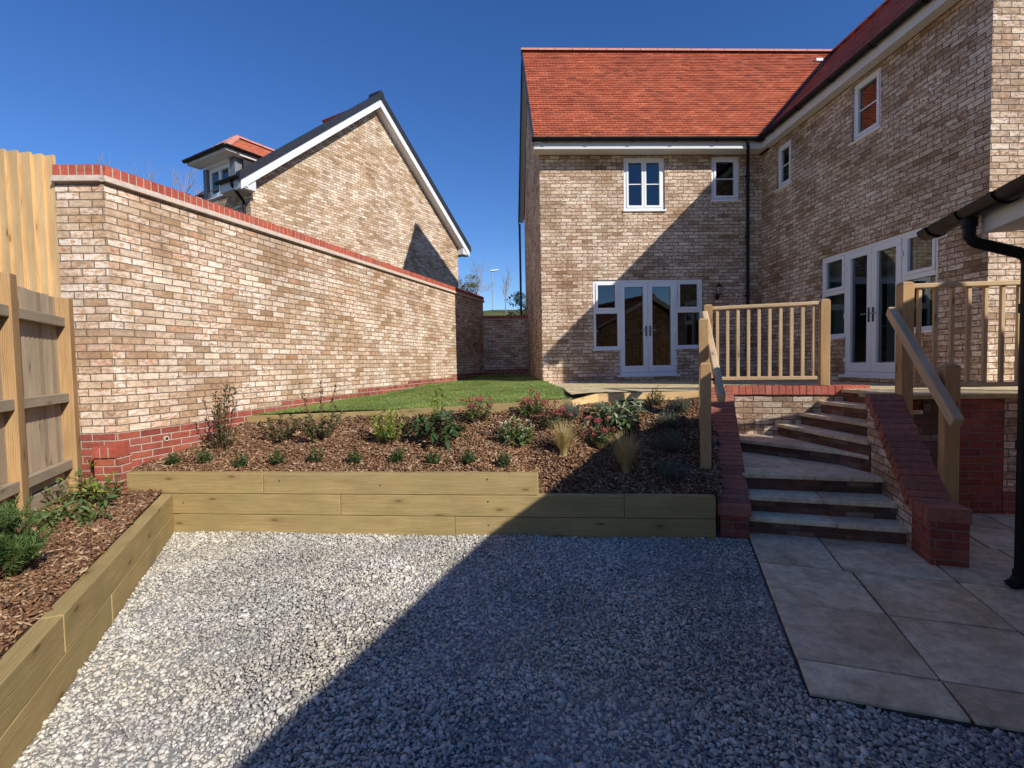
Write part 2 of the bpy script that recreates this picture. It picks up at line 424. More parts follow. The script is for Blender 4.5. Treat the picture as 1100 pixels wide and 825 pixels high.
def slab_mat(name, a, b, c3):
    g = NT(name); p = g.obj()
    ri = g.n('NewGeometry').outputs['Random Per Island']
    pv = g.n('VectorMath', _operation='ADD', i0=p, i1=g.n('CombineXYZ', X=g.math('MULTIPLY', ri, 40.0), Y=g.math('MULTIPLY', ri, 17.0), Z=0.0).outputs[0]).outputs[0]
    n = g.noise(pv, 1.7, 6, .6, .6); n2 = g.noise(pv, 14, 6, .65); n3 = g.noise(pv, 90, 3)
    c = g.ramp(n, [(.33, a), (.5, b), (.66, c3)])
    vn = g.noise(pv, 4.5, 7, .7, 1.2)
    c = g.mix(g.mapr(vn, .52, .6, 0, .35), c, g.mix(1.0, c, (.62, .58, .55), 'MULTIPLY'))
    c = g.mix(g.mapr(vn, .36, .42, .3, 0), c, (.74, .66, .50))
    c = g.mix(1.0, c, grey(g, g.math('MULTIPLY', g.mapr(n2, .25, .75, .68, 1.28), g.mapr(ri, 0, 1, .94, 1.1))), 'MULTIPLY')
    c = g.mix(1.0, c, grey(g, g.mapr(n3, .2, .8, .88, 1.1)), 'MULTIPLY')
    g.bsdf(c, .8, bump=g.math('ADD', g.math('MULTIPLY', n2, 1.0), g.math('MULTIPLY', n3, .3)), strength=.85, dist=.018, spec=.25)
    return g.m
m_slab = slab_mat('sandstone_slab', (.57, .43, .25), (.73, .59, .37), (.85, .72, .48))
m_patio = slab_mat('upper_sandstone', (.54, .41, .21), (.66, .52, .29), (.72, .59, .36))
m_joint = plain('slab_joint', (.10, .09, .075), .95, .3, .1, 30, .3)

GRASS = [(0, (.17, .245, .06)), (.4, (.225, .315, .08)), (.75, (.29, .37, .11)), (1, (.42, .42, .17))]
m_grass = island_mat('lawn_grass', GRASS, noise_scale=1.3, var=.35, trans=.25, patch=(2.5, .8, (.8, .85, .8), (1.35, 1.2, 1.1)))
m_turf = plain('turf_base', (.13, .165, .05), .95, .35, .1, 3, .3)
m_bank = plain('bank_grass', (.12, .13, .05), .95, .4, .1, 1.2, .3)
m_ground = plain('ground_soil', (.16, .14, .10), .95, .3, .1, .5)

def leaf(name, *cs, tr=.3, rough=.5, spec=.4):
    st = [(i / max(1, len(cs) - 1), tuple(v*1.35 for v in c)) for i, c in enumerate(cs)]
    return island_mat(name, st, rough=rough, noise_scale=25, var=.25, spec=spec, trans=tr)
m_lbox = leaf('box_leaf', (.02, .055, .012), (.035, .085, .02), (.06, .12, .03), (.03, .06, .015))
m_lolive = leaf('photinia_leaf', (.05, .065, .02), (.10, .11, .035), (.075, .055, .03), (.13, .13, .05))
m_lred = leaf('red_young_leaf', (.16, .045, .03), (.10, .05, .03), (.22, .07, .04))
m_llime = leaf('lime_leaf', (.12, .19, .02), (.22, .28, .04), (.30, .33, .07), (.09, .15, .02))
m_lrhod = leaf('rhododendron_leaf', (.03, .065, .02), (.05, .09, .028), (.075, .115, .04), (.03, .055, .02))
m_lmid = leaf('mid_green_leaf', (.055, .10, .022), (.09, .14, .035), (.13, .18, .055), (.05, .085, .022))
m_lpale = leaf('variegated_leaf', (.08, .12, .05), (.16, .20, .10), (.30, .33, .20), (.11, .15, .06))
m_lgrey = leaf('grey_green_leaf', (.10, .13, .10), (.16, .19, .15), (.22, .25, .20))
m_llav = leaf('lavender_leaf', (.075, .10, .065), (.12, .145, .095), (.16, .185, .13))
m_lpine = leaf('pine_needle', (.04, .085, .02), (.07, .125, .032), (.12, .18, .05), (.045, .09, .025), tr=.15)
m_straw = leaf('straw_grass', (.38, .28, .10), (.52, .40, .17), (.30, .25, .08), (.60, .48, .24))
m_pink = leaf('pink_red_buds', (.30, .06, .05), (.42, .12, .10), (.24, .05, .05), (.48, .2, .16))
m_cream = leaf('cream_buds', (.45, .42, .26), (.55, .5, .34), (.35, .36, .18))
m_stem = plain('brown_stem', (.13, .075, .045), .9, .3, .1, 30)
m_bark2 = plain('grey_twig', (.34, .27, .21), .9, .3, .1, 10)
m_ldark = leaf('far_evergreen', (.015, .035, .012), (.03, .055, .02), (.05, .075, .025))
m_lgold = leaf('far_golden', (.16, .14, .03), (.24, .2, .05), (.11, .11, .03))
m_lampm = plain('lamp_column_grey', (.35, .36, .37), .5, .1, .4, 5)
m_lead = plain('dormer_lead', (.20, .21, .23), .6, .15, .3, 6)
m_bulb = plain('lantern_glass', (.35, .36, .36), .15, .05, .6, 5)

m_riser_shade = brick_mat('shaded_riser_brick', [(0, (.16, .10, .075)), (.4, (.12, .07, .055)), (.7, (.20, .09, .07)), (1, (.24, .19, .15))], (.16, .13, .10), seed=8, dirt=.4)  # brick darkened so the shade on the risers sits in its colour
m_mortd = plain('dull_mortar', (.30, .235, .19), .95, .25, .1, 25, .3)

# ------------------------------------------------------------------ frames and shared lines
G = 21.0
E1 = (math.cos(R(G)), -math.sin(R(G))); E2 = (math.sin(R(G)), math.cos(R(G)))
def gpt(o, a, b): return (o[0] + E1[0]*a + E2[0]*b, o[1] + E1[1]*a + E2[1]*b)
def sm(a, b, x):
    t = min(1, max(0, (x - a) / (b - a))); return t*t*(3 - 2*t)
def Ff(x): return 4.47 - .1317*(x - .387)                       # front timber face line
def Fb(x): return 6.7 - (x + 3.28)/4.23*.6 if x < .95 else (6.08 + (x - .95)/.43*.46 if x < 1.38 else 6.54 - (x - 1.38)*.169)
def mulch_z(x, y):
    t = min(1.25, max(0, (y - Ff(x)) / (Fb(x) - Ff(x))))
    zf = .54 - .205*sm(.14, .40, x)
    zb = .90 + (x + 3.28)/4.23*.15 if x < .95 else 1.05 + (x - .95)/1.75*.07
    return zf + (zb - zf)*t**1.15 + .012*math.sin(x*7 + y*3) + .01*math.sin(y*9 - x*4)
WJ = (-3.81, 5.12); WD = (math.sin(R(19.5)), math.cos(R(19.5))); WN = (WD[1], -WD[0])   # long wall
WL = 10.62
def wall_x(y): return WJ[0] + (y - WJ[1])*WD[0]/WD[1]
def patio_z(y): return 1.21 - max(0, y - 5.6)*.012
LB0 = (-3.177, 4.937)
def lt_x(y): return LB0[0] + .412*(LB0[1] - y)                   # left timber outer face

# ------------------------------------------------------------------ ground
g_ = MB(); s_ = 400
g_.face([(-s_, -s_, -.06), (s_, -s_, -.06), (s_, s_, -.06), (-s_, s_, -.06)])
tag(g_.build('ground', m_ground), kind='structure')
g_ = MB()
pts = []
for i in range(41):
    x = -45 + 90*i/40
    row = []
    for y, z in ((17.5, 1.0), (20, 2.2), (23, 3.6), (26, 4.35), (30, 4.62), (40, 4.8), (90, 5.2)):
        k = sm(-4, -10, x) if x < 0 else sm(4, 9, x)
        row.append((x, y + 8*k, z + .18*math.sin(x*1.3) + .1*math.sin(x*3.7 + y)))
    pts.append(row)
for i in range(40):
    for j in range(6):
        g_.face([pts[i][j], pts[i+1][j], pts[i+1][j+1], pts[i][j+1]])
bank = tag(g_.build('grass_bank', m_bank, smooth=True), kind='structure')

# gravel bed, paving
g_ = MB(); g_.face([(-6, -6, 0), (4.2, -6, 0), (4.2, 4.6, 0), (-3.4, 5.1, 0), (-6, 5.1, 0)])
tag(g_.build('gravel_bed', m_gbase), kind='structure')
SA = (2.217, 4.199)
g_ = MB()
c = [gpt(SA, -.0, -2.14), gpt(SA, 6, -2.14), gpt(SA, 6, 2.2), gpt(SA, 0, .35)]
g_.prism(c, -.03, .016)
tag(g_.build('paving_bed', m_joint), kind='structure')
slabs = MB()
def slab(a0, a1, b0, b1, z=.03):
    j = .0065
    q = [(a0 + j, b0 + j), (a1 - j, b0 + j), (a1 - j, b1 - j), (a0 + j, b1 - j)]
    q = [(a + rng.uniform(-.003, .003), b + rng.uniform(-.003, .003)) for a, b in q]
    dz = rng.uniform(-.002, .003)
    slabs.prism([gpt(SA, a, b) for a, b in q], -.02, z + dz)
rows = [(-2.14, -1.85), (-1.85, -1.2), (-1.2, -.545), (-.545, .25), (.25, .85), (.85, 1.45), (1.45, 2.1)]
for i, (b0, b1) in enumerate(rows):
    cs = [0, .62, 1.245] if i < 3 else [0, .57, 1.25]
    if i >= 4: cs = [1.2]
    x = cs[-1]
    while x < 6:
        x += rng.choice([.45, .6, .6, .85]); cs.append(x)
    for a0, a1 in zip(cs, cs[1:]): slab(a0, a1, b0, b1)
tag(slabs.build('paving', m_slab, bevel=.004), kind='structure')

# upper patio
lawnR = [(.97, 6.08), (1.03, 6.9), (1.14, 7.9), (1.18, 8.8), (1.14, 9.8), (1.085, 10.83)]
PC0 = (3.06, 6.39)                                              # landing wall front corner (inner, left)
RW0 = (3.86, 4.79); RWD = (math.cos(R(8.5)), -math.sin(R(8.5)))  # right retaining wall front face
def rwp(t, n=0): return (RW0[0] + RWD[0]*t - RWD[1]*n, RW0[1] + RWD[1]*t + RWD[0]*n)
g_ = MB()
pk = [(.98, 6.12), (1.40, 6.60), (2.74, 6.37), (2.9, 6.5), gpt(PC0, 0, .23), gpt(PC0, 1.4, .23), (4.42, 5.84), (4.25, 4.80), (RW0[0] + .3, RW0[1] - .09),
      (12, 3.6), (12, 5.8), (6.0, 5.80), (6.0, 10.84), (1.085, 10.84)] + lawnR[::-1][1:]
def tri(mb, poly, zf):
    from mathutils.geometry import tessellate_polygon
    v = [Vector((x, y, 0)) for x, y in poly]
    for t in tessellate_polygon([v]):
        P3 = [(poly[i][0], poly[i][1], zf(poly[i][1])) for i in t]
        n = (Vector(P3[1]) - Vector(P3[0])).cross(Vector(P3[2]) - Vector(P3[0]))
        mb.face(P3 if n.z > 0 else P3[::-1])
tri(g_, pk, lambda y: patio_z(y) - .012)
tag(g_.build('patio_bed', m_joint), kind='structure')
g_ = MB()
# paving slabs of the patio laid parallel to the house, clipped to the patio outline
def inside(p, poly):
    r = False; n = len(poly); j = n - 1
    for i in range(n):
        if (poly[i][1] > p[1]) != (poly[j][1] > p[1]) and p[0] < (poly[j][0]-poly[i][0])*(p[1]-poly[i][1])/(poly[j][1]-poly[i][1]) + poly[i][0]: r = not r
        j = i
    return r
def clip(poly, a, b, c_):
    out = []
    for i in range(len(poly)):
        p, q = poly[i], poly[(i+1) % len(poly)]
        dp, dq = a*p[0]+b*p[1]-c_, a*q[0]+b*q[1]-c_
        if dp <= 0: out.append(p)
        if (dp < 0 < dq) or (dq < 0 < dp):
            t = dp/(dp-dq); out.append((p[0]+(q[0]-p[0])*t, p[1]+(q[1]-p[1])*t))
    return out
y = 10.84
while y > 3.6:
    h = rng.choice([.45, .6]); y1 = y - h
    x = 1.0 + rng.uniform(-.4, 0)
    while x < 11.5:
        w = rng.choice([.45, .6, .9]); x1 = x + w
        cell = [(x + .005, y1 + .005), (x1 - .005, y1 + .005), (x1 - .005, y - .005), (x + .005, y - .005)]
        ins = [inside(p, pk) for p in cell]
        if all(ins):
            g_.prism(cell, lambda a, b: patio_z(b) - .04, lambda a, b: patio_z(b) + rng.uniform(-.001, .001))
        elif any(ins):
            # subdivide to follow the outline
            n = 18
            for i in range(n):
                for j in range(n):
                    cx0 = x + .005 + (w - .01)*i/n; cx1 = x + .005 + (w - .01)*(i+1)/n
                    cy0 = y1 + .005 + (h - .01)*j/n; cy1 = y1 + .005 + (h - .01)*(j+1)/n
                    if inside(((cx0+cx1)/2, (cy0+cy1)/2), pk):
                        g_.face([(cx0, cy0, patio_z(cy0)), (cx1, cy0, patio_z(cy0)), (cx1, cy1, patio_z(cy1)), (cx0, cy1, patio_z(cy1))])
        x = x1
    y = y1
tag(g_.build('patio', m_patio), kind='structure')

# mulch soil sheets
def soil(name, fn, x0, x1, nx, yl, yh, ny, z):
    g = MB()
    P = [[None]*(ny+1) for _ in range(nx+1)]
    for i in range(nx+1):
        for j in range(ny+1):
            x = x0 + (x1-x0)*i/nx; a, b = yl(x), yh(x); yy = a + (b-a)*j/ny
            P[i][j] = (x, yy, z(x, yy))
    for i in range(nx):
        for j in range(ny):
            if x1 > 0 and min(P[i][j][0], P[i+1][j+1][0]) > 1.98 + (P[i][j][1] - 4.235)*.408 + .0: continue
            g.face([P[i][j], P[i+1][j], P[i+1][j+1], P[i][j+1]])
    return tag(g.build(name, m_soil, smooth=True), kind='structure')
soil('bed_soil', None, -3.9, 2.95, 110, lambda x: Ff(x) + .06, lambda x: Fb(x) + .02, 24, mulch_z)
def lmulch(x, y): return .395 + .07*sm(.2, 1.2, lt_x(y) - .1 - x) + .01*math.sin(x*9 + y*5)
g_ = MB()
ys = [-1 + i*.25 for i in range(25)]
for i in range(24):
    for j in range(8):
        def q(yy, k): return lt_x(yy) - .10 - 1.7*k/8
        a, b = min(ys[i], 5.0), min(ys[i+1], 5.06)
        P4 = [(q(a, j+1), a), (q(a, j), a), (q(b, j), b), (q(b, j+1), b)]
        g_.face([(px, py, lmulch(px, py)) for px, py in P4])
tag(g_.build('side_bed_soil', m_soil, smooth=True), kind='structure')

# lawn
def lawn_right(y):
    for (xa, ya), (xb, yb) in zip(lawnR, lawnR[1:]):
        if y <= yb: return xa + (xb-xa)*(y-ya)/(yb-ya) if y > ya else xa
    return 1.088
def lawn_z(x, y):
    xl = wall_x(y); xr = lawn_right(y); k = min(1, max(0, (x-xl)/(xr-xl)))
    zl = .965 + (y-6.7)*.034; zr = 1.135 + (y-6.1)*.0135
    return zl*(1-k) + zr*k + .012*math.sin(x*2.1+y) + .01*math.sin(y*2.7-x)
g_ = MB(); N = 24; M = 30; P = []
for j in range(M+1):
    t = j/M; row = []
    for i in range(N+1):
        k = i/N
        y0 = 6.72 - k*.62; y = y0 + (15.1-y0)*t
        x = wall_x(y)*(1-k) + lawn_right(y)*k
        row.append((x, y, lawn_z(x, y)))
    P.append(row)
for j in range(M):
    for i in range(N): g_.face([P[j][i], P[j][i+1], P[j+1][i+1], P[j+1][i]])
tag(g_.build('lawn', m_turf, smooth=True), kind='structure')

# ------------------------------------------------------------------ building helper
def wall_sheet(mb, o, u, n, L, z0, z1, ops=(), reveal=.1):
    """flat wall with openings (u0,u1,z0,z1) and reveals going in"""
    us = sorted({0, L, *[q for a in ops for q in a[:2]]}); zs = sorted({z0, z1, *[q for a in ops for q in a[2:]]})
    def P(a, z, d=0): return (o[0] + u[0]*a + n[0]*d, o[1] + u[1]*a + n[1]*d, z)
    U = Vector((u[0], u[1], 0)); flip = U.cross(Vector((0, 0, 1))).dot(Vector((n[0], n[1], 0))) < 0
    def F(p, uv): mb.face(p[::-1] if flip else p, uv[::-1] if flip else uv)
    for a, b in zip(us, us[1:]):
        for c, d in zip(zs, zs[1:]):
            if any(q[0] - 1e-6 <= a and b <= q[1] + 1e-6 and q[2] - 1e-6 <= c and d <= q[3] + 1e-6 for q in ops): continue
            F([P(a, c), P(b, c), P(b, d), P(a, d)], [(a, c), (b, c), (b, d), (a, d)])
    def isop(a, z): return any(q[0] < a < q[1] and q[2] < z < q[3] for q in ops)
    for a0, a1, c, d in ops:
        r = reveal
        zz = [z for z in zs if c <= z <= d]; uu = [x for x in us if a0 <= x <= a1]
        for c1, d1 in zip(zz, zz[1:]):
            m = (c1+d1)/2
            if not isop(a0 - .001, m): mb.face([P(a0, c1), P(a0, c1, -r), P(a0, d1, -r), P(a0, d1)], [(0, c1), (-r, c1), (-r, d1), (0, d1)])
            if not isop(a1 + .001, m): mb.face([P(a1, c1, -r), P(a1, c1), P(a1, d1), P(a1, d1, -r)], [(-r, c1), (0, c1), (0, d1), (-r, d1)])
        for a, b in zip(uu, uu[1:]):
            m = (a+b)/2
            if not isop(m, c - .001): mb.face([P(a, c), P(b, c), P(b, c, -r), P(a, c, -r)], [(a, 0), (b, 0), (b, -r), (a, -r)])
            if not isop(m, d + .001): mb.face([P(a, d, -r), P(b, d, -r), P(b, d), P(a, d)], [(a, -r), (b, -r), (b, 0), (a, 0)])

def window(house, o, u, n, u0, u1, z0, z1, lights=1, bar=True, sill=True, handle=False, blind=None, name='window'):
    """casement: outer frame, sashes, panes with one glazing bar"""
    f = MB(); B = lambda *a: f.obox(o, u, n, *a)
    d0, d1 = -.105, -.035; w = .055
    B(u0, u1, z1 - w, z1, d0, d1); B(u0, u1, z0, z0 + w, d0, d1)
    B(u0, u0 + w, z0 + w, z1 - w, d0, d1); B(u1 - w, u1, z0 + w, z1 - w, d0, d1)
    fr = f.build(name, m_white, house, bevel=.005)
    W = (u1 - u0 - 2*w) / lights
    for k in range(lights):
        a, b = u0 + w + W*k, u0 + w + W*(k+1)
        s = MB(); S = lambda *q: s.obox(o, u, n, *q); t = .052; e = .003; p = -.022
        S(a + e, b - e, z1 - w - t, z1 - w - e, d0 + .01, p); S(a + e, b - e, z0 + w + e, z0 + w + t, d0 + .01, p)
        S(a + e, a + t, z0 + w + t, z1 - w - t, d0 + .01, p); S(b - t, b - e, z0 + w + t, z1 - w - t, d0 + .01, p)
        if bar:
            zm = (z0 + z1)/2; S(a + t, b - t, zm - .011, zm + .011, -.052, -.04)
        s.build('sash', m_white, fr, bevel=.005)
        q = MB(); q.obox(o, u, n, a + t - .005, b - t + .005, z0 + w + t - .005, z1 - w - t + .005, -.066, -.058)
        q.build('pane', m_glass, fr)
    if sill:
        s = MB(); s.obox(o, u, n, u0 - .03, u1 + .03, z0 - .035, z0 - .001, -.10, .035); s.build('sill', m_white, fr, bevel=.004)
    interior(fr, o, u, n, u0 + .02, u1 - .02, z0 + .02, z1 - .02, blind)
    return fr

def interior(fr, o, u, n, u0, u1, z0, z1, blind=None, depth=1.3):
    def P(a, z, d): return (o[0] + u[0]*a + n[0]*d, o[1] + u[1]*a + n[1]*d, z)
    r = MB(); a0, a1, c, d = u0 - .4, u1 + .4, z0 - .25, z1 + .15; k, e = -.12, -depth
    r.face([P(a0, c, e), P(a1, c, e), P(a1, d, e), P(a0, d, e)]); r.face([P(a0, c, k), P(a0, c, e), P(a0, d, e), P(a0, d, k)])
    r.face([P(a1, c, k), P(a1, c, e), P(a1, d, e), P(a1, d, k)]); r.face([P(a0, c, k), P(a1, c, k), P(a1, c, e), P(a0, c, e)])
    r.face([P(a0, d, k), P(a1, d, k), P(a1, d, e), P(a0, d, e)])
    r.build('interior', m_room, fr)
    if blind:
        b = MB(); b.obox(o, u, n, u0, u1, z0, z1, -.20, -.19); b.build('blind', blind, fr)

def french(house, o, u, n, sl0, d0, d1, sl1, zs, zd, zt, name='french_door', curtain=False):
    """pair of glazed doors with a two-pane light at each side"""
    f = MB(); B = lambda *a: f.obox(o, u, n, *a)
    k0, k1 = -.11, -.03; w = .055
    B(sl0, sl1, zt - w, zt, k0, k1)                              # head
    for a in (sl0, sl1 - w): B(a, a + w, zs, zt - w, k0, k1)
    for a in (d0 - w/2, d1 - w/2): B(a, a + w, zd, zt - w, k0, k1)
    B(sl0 + w, d0 - w/2, zs, zs + w, k0, k1); B(d1 + w/2, sl1 - w, zs, zs + w, k0, k1)
    B(d0 - w/2 + w, d1 - w/2, zd, zd + .05, k0, k1)
    fr = f.build(name, m_white, house, bevel=.005)
    zm = zs + (zt - zs)*.54
    for a, b in ((sl0 + w, d0 - w/2), (d1 + w/2, sl1 - w)):
        s = MB(); S = lambda *q: s.obox(o, u, n, *q)
        S(a + .002, b - .002, zm - .035, zm + .035, k0 + .004, k1 + .002)
        # top vent sash
        t = .05; p = -.018
        S(a + .003, b - .003, zt - w - t, zt - w - .003, k0 + .01, p); S(a + .003, b - .003, zm + .037, zm + t + .037, k0 + .01, p)
        S(a + .003, a + t, zm + t + .037, zt - w - t, k0 + .01, p); S(b - t, b - .003, zm + t + .037, zt - w - t, k0 + .01, p)
        s.build('side_light', m_white, fr, bevel=.005)
        q = MB(); q.obox(o, u, n, a + t - .004, b - t + .004, zm + t + .033, zt - w - t + .004, -.068, -.06); q.build('pane', m_glass, fr)
        q = MB(); q.obox(o, u, n, a - .004, b + .004, zs + w - .004, zm - .031, -.074, -.066); q.build('pane', m_glass, fr)
        q = MB(); q.obox(o, u, n, a - .085, b + .06, zs - .035, zs - .001, -.09, .03); q.build('sill', m_white, fr, bevel=.004)
    a, b = d0 + w/2, d1 - w/2; mid = (a + b)/2
    for s0, s1, hs in ((a, mid, 1), (mid, b, 0)):
        s = MB(); S = lambda *q: s.obox(o, u, n, *q); t = .10; e = .003; p = -.016
        S(s0 + e, s1 - e, zt - w - t, zt - w - e, k0 + .01, p); S(s0 + e, s1 - e, zd + .05 + e, zd + .05 + t + .05, k0 + .01, p)
        S(s0 + e, s0 + t, zd + .20, zt - w - t, k0 + .01, p); S(s1 - t, s1 - e, zd + .20, zt - w - t, k0 + .01, p)
        s.build('door_leaf', m_white, fr, bevel=.006)
        q = MB(); q.obox(o, u, n, s0 + t - .004, s1 - t + .004, zd + .196, zt - w - t + .004, -.066, -.058); q.build('pane', m_glass, fr)
        hx = s1 - .045 if hs else s0 + .045
        h = MB(); H = lambda *q: h.obox(o, u, n, *q); zc = zd + .98
        H(hx - .016, hx + .016, zc - .13, zc + .10, p, p + .012)
        h.build('handle_plate', m_verge, fr, bevel=.004)
        h = MB(); H = lambda *q: h.obox(o, u, n, *q)
        H(hx - .009, hx + .009, zc - .01, zc + .012, p + .012, p + .05)
        if hs: H(hx - .12, hx + .009, zc - .009, zc + .011, p + .04, p + .056)
        else: H(hx - .009, hx + .12, zc - .009, zc + .011, p + .04, p + .056)
        h.build('handle', m_metal, fr, bevel=.004)
        ex = s0 if hs else s1
        for zz in (zd + .25, zd + 1.0, zt - .3):
            hg = MB(); hg.obox(o, u, n, ex - .03, ex + .03, zz - .04, zz + .04, p - .004, p + .016); hg.build('hinge', m_white, fr, bevel=.004)
    s = MB(); s.obox(o, u, n, d0 - .05, d1 + .05, zd - .045, zd - .001, -.10, .05); s.build('sill', m_white, fr, bevel=.004)
    interior(fr, o, u, n, sl0 + .02, sl1 - .02, zd + .02, zt - .02, depth=2.5)
    if curtain:
        cu = MB()
        for c0, c1 in ((d0 - .75, d0 - .2), (mid + .04, d1 - .03), (d1 + .35, d1 + .6)):
            N = 26; prev = None
            for i in range(N + 1):
                x = c0 + (c1 - c0)*i/N; dd = -.26 + .03*math.sin(i*1.55) + .012*math.sin(i*.6)
                pt = (o[0] + u[0]*x + n[0]*dd, o[1] + u[1]*x + n[1]*dd)
                if prev: cu.face([(*prev, zd + .06), (*pt, zd + .06), (*pt, zt - .08), (*prev, zt - .08)])
                prev = pt
        cu.build('curtain', m_curtain, fr)
    return fr

def tile_rows(mb, L, Rr, S, up, gauge=.1, lift=.02):
    """L(s), Rr(s): left and right edge points at slope distance s; up: unit normal"""
    up = Vector(up); n = int(round(S/gauge)); g = S/n
    L0 = Vector(L(0)); d = (Vector(Rr(0)) - L0).normalized()
    for i in range(n):
        s0, s1 = max(0, i*g - .012), (i+1)*g
        a, b, c, e = Vector(L(s0)), Vector(Rr(s0)), Vector(Rr(s1)), Vector(L(s1))
        hi = up*(lift + .1*lift*math.sin(i*1.7)); lo = up*.003
        q = [a + hi, b + hi, c + lo, e + lo]
        # split along the width for a slightly uneven lower edge
        W = max(1, int((b - a).length/.33))
        for k in range(W):
            t0, t1 = k/W, (k+1)/W
            pa = q[0].lerp(q[1], t0); pb = q[0].lerp(q[1], t1); pc = q[3].lerp(q[2], t1); pd = q[3].lerp(q[2], t0)
            jj = up*rng.uniform(-.003, .004)
            pa = pa + jj; pb = pb + jj
            U = lambda p: (p - L0).dot(d)
            v0, v1 = i*.1 + .002, i*.1 + .098
            mb.face([pa, pb, pc, pd], [(U(pa), v0), (U(pb), v0), (U(pc), v1), (U(pd), v1)])
            mb.face([pa - hi*.8, pb - hi*.8, pb, pa], [(U(pa), v0), (U(pb), v0), (U(pb), v0 + .01), (U(pa), v0 + .01)])

def ridge_tiles(mb, p0, p1, r=.13, seg=.45):
    p0, p1 = Vector(p0), Vector(p1); a = (p1 - p0).normalized(); sd = a.cross(Vector((0, 0, 1))).normalized()
    L = (p1 - p0).length; n = max(1, int(L/seg)); sg = L/n; m = 8
    for i in range(n):
        q0, q1 = p0 + a*(i*sg + .006), p0 + a*((i+1)*sg - .006)
        def ring(q, rr): return [q + sd*(rr*math.cos(math.pi*k/m)) + Vector((0, 0, rr*.8*math.sin(math.pi*k/m) - .06)) for k in range(m+1)]
        A, Bq = ring(q0, r), ring(q1, r*1.01)
        for k in range(m): mb.face([A[k], A[k+1], Bq[k+1], Bq[k]])
        mb.face(A); mb.face(Bq[::-1])

# ------------------------------------------------------------------ the L-shaped house
H = thing('brick_house', 'L shaped buff brick house with red tiled roof and white glazed doors', 'house', loc=(3.5, 10.84, 1.1))
def hp(o):
    o.matrix_parent_inverse = Matrix.Translation(-Vector((3.5, 10.84, 1.1))); return o
class HB(MB):
    pass
ZE = 6.08; EZ = 6.27; RZ = 9.81; RY = 13.35; RX = 9.36; EY = 10.42; EX = 5.74
# end block front wall
w = MB(); wall_sheet(w, (1.09, 10.84), (1, 0), (0, -1), 4.91, .9, ZE,
    [(1.13, 1.71, 1.88, 3.395), (1.71, 3.0, 1.285, 3.395), (3.0, 3.59, 1.88, 3.395), (1.84, 2.745, 4.86, 6.045), (3.785, 4.41, 5.065, 6.055)])
hp(w.build('wall', m_house, H))
w = MB(); wall_sheet(w, (1.09, 15.86), (0, -1), (-1, 0), 5.02, .9, ZE)
w.face([(1.09, 15.86, ZE), (1.09, 10.84, ZE), (1.09, 13.35, 9.62)], [(0, ZE), (5.02, ZE), (2.51, 9.62)])
hp(w.build('wall', m_house, H))
# wing garden wall: u runs from inner corner towards the camera
w = MB(); wall_sheet(w, (6.0, 10.84), (0, -1), (-1, 0), 5.04, .9, ZE,
    [(1.98, 2.58, 1.95, 3.40), (2.58, 3.77, 1.29, 3.40), (3.77, 4.36, 1.95, 3.40), (.57, 1.07, 5.07, 5.98), (2.73, 3.34, 5.09, 6.05)])
hp(w.build('wall', m_house, H))
w = MB(); wall_sheet(w, (6.0, 5.80), (1, 0), (0, -1), 6.72, .9, ZE)
w.face([(6.0, 5.80, ZE), (12.72, 5.80, ZE), (9.36, 5.80, 9.62)], [(0, ZE), (6.72, ZE), (3.36, 9.62)])
hp(w.build('wall', m_house, H))
w = MB(); wall_sheet(w, (12.72, 5.8), (0, 1), (1, 0), 10.06, .9, ZE); wall_sheet(w, (12.72, 15.86), (-1, 0), (0, 1), 11.63, .9, ZE)
hp(w.build('wall', m_house, H))
# roof slopes
RM = MB(); RW = MB()
k = Vector((0, RY - EY, RZ - EZ)); S = k.length; kd = k.normalized(); upm = Vector((0, -(RZ - EZ), RY - EY)).normalized()
def vx(s):                                                       # valley x at slope distance on the end block
    return EX + (RX - EX)*min(1, s/S)
tile_rows(RM, lambda s: (.93, EY + kd.y*s, EZ + kd.z*s), lambda s: (vx(s) + .03, EY + kd.y*s, EZ + kd.z*s), S, upm)
hp(RM.build('roof', m_tile, H))
k2 = Vector((RX - EX, 0, RZ - EZ)); S2 = k2.length; kd2 = k2.normalized(); upw = Vector((-(RZ - EZ), 0, RX - EX)).normalized()
def vy(s): return EY + (RY - EY)*min(1, s/S2)
tile_rows(RW, lambda s: (EX + kd2.x*s, vy(s) + .03, EZ + kd2.z*s), lambda s: (EX + kd2.x*s, 5.62, EZ + kd2.z*s), S2, upw, lift=.0045)
hp(RW.build('roof', m_tile, H))
b = MB()
b.face([(.93, 16.28, EZ), (.93, RY, RZ), (13.0, RY, RZ), (13.0, 16.28, EZ)])
b.face([(13.0, 5.62, EZ), (13.0, RY + 2.9, EZ), (RX, RY + 2.9, RZ), (RX, 5.62, RZ)])
hp(b.build('roof', m_tile, H))
b = MB(); ridge_tiles(b, (.90, RY, RZ + .03), (RX + .1, RY, RZ + .03)); ridge_tiles(b, (RX, 5.6, RZ + .03), (RX, RY, RZ + .03))
hp(b.build('ridge_tile', m_ridge, H))
b = MB()
b.tube([(EX + .02, EY + .02, EZ + .05), (RX, RY, RZ + .02)], .03, 6)
hp(b.build('valley_strip', m_verge, H))
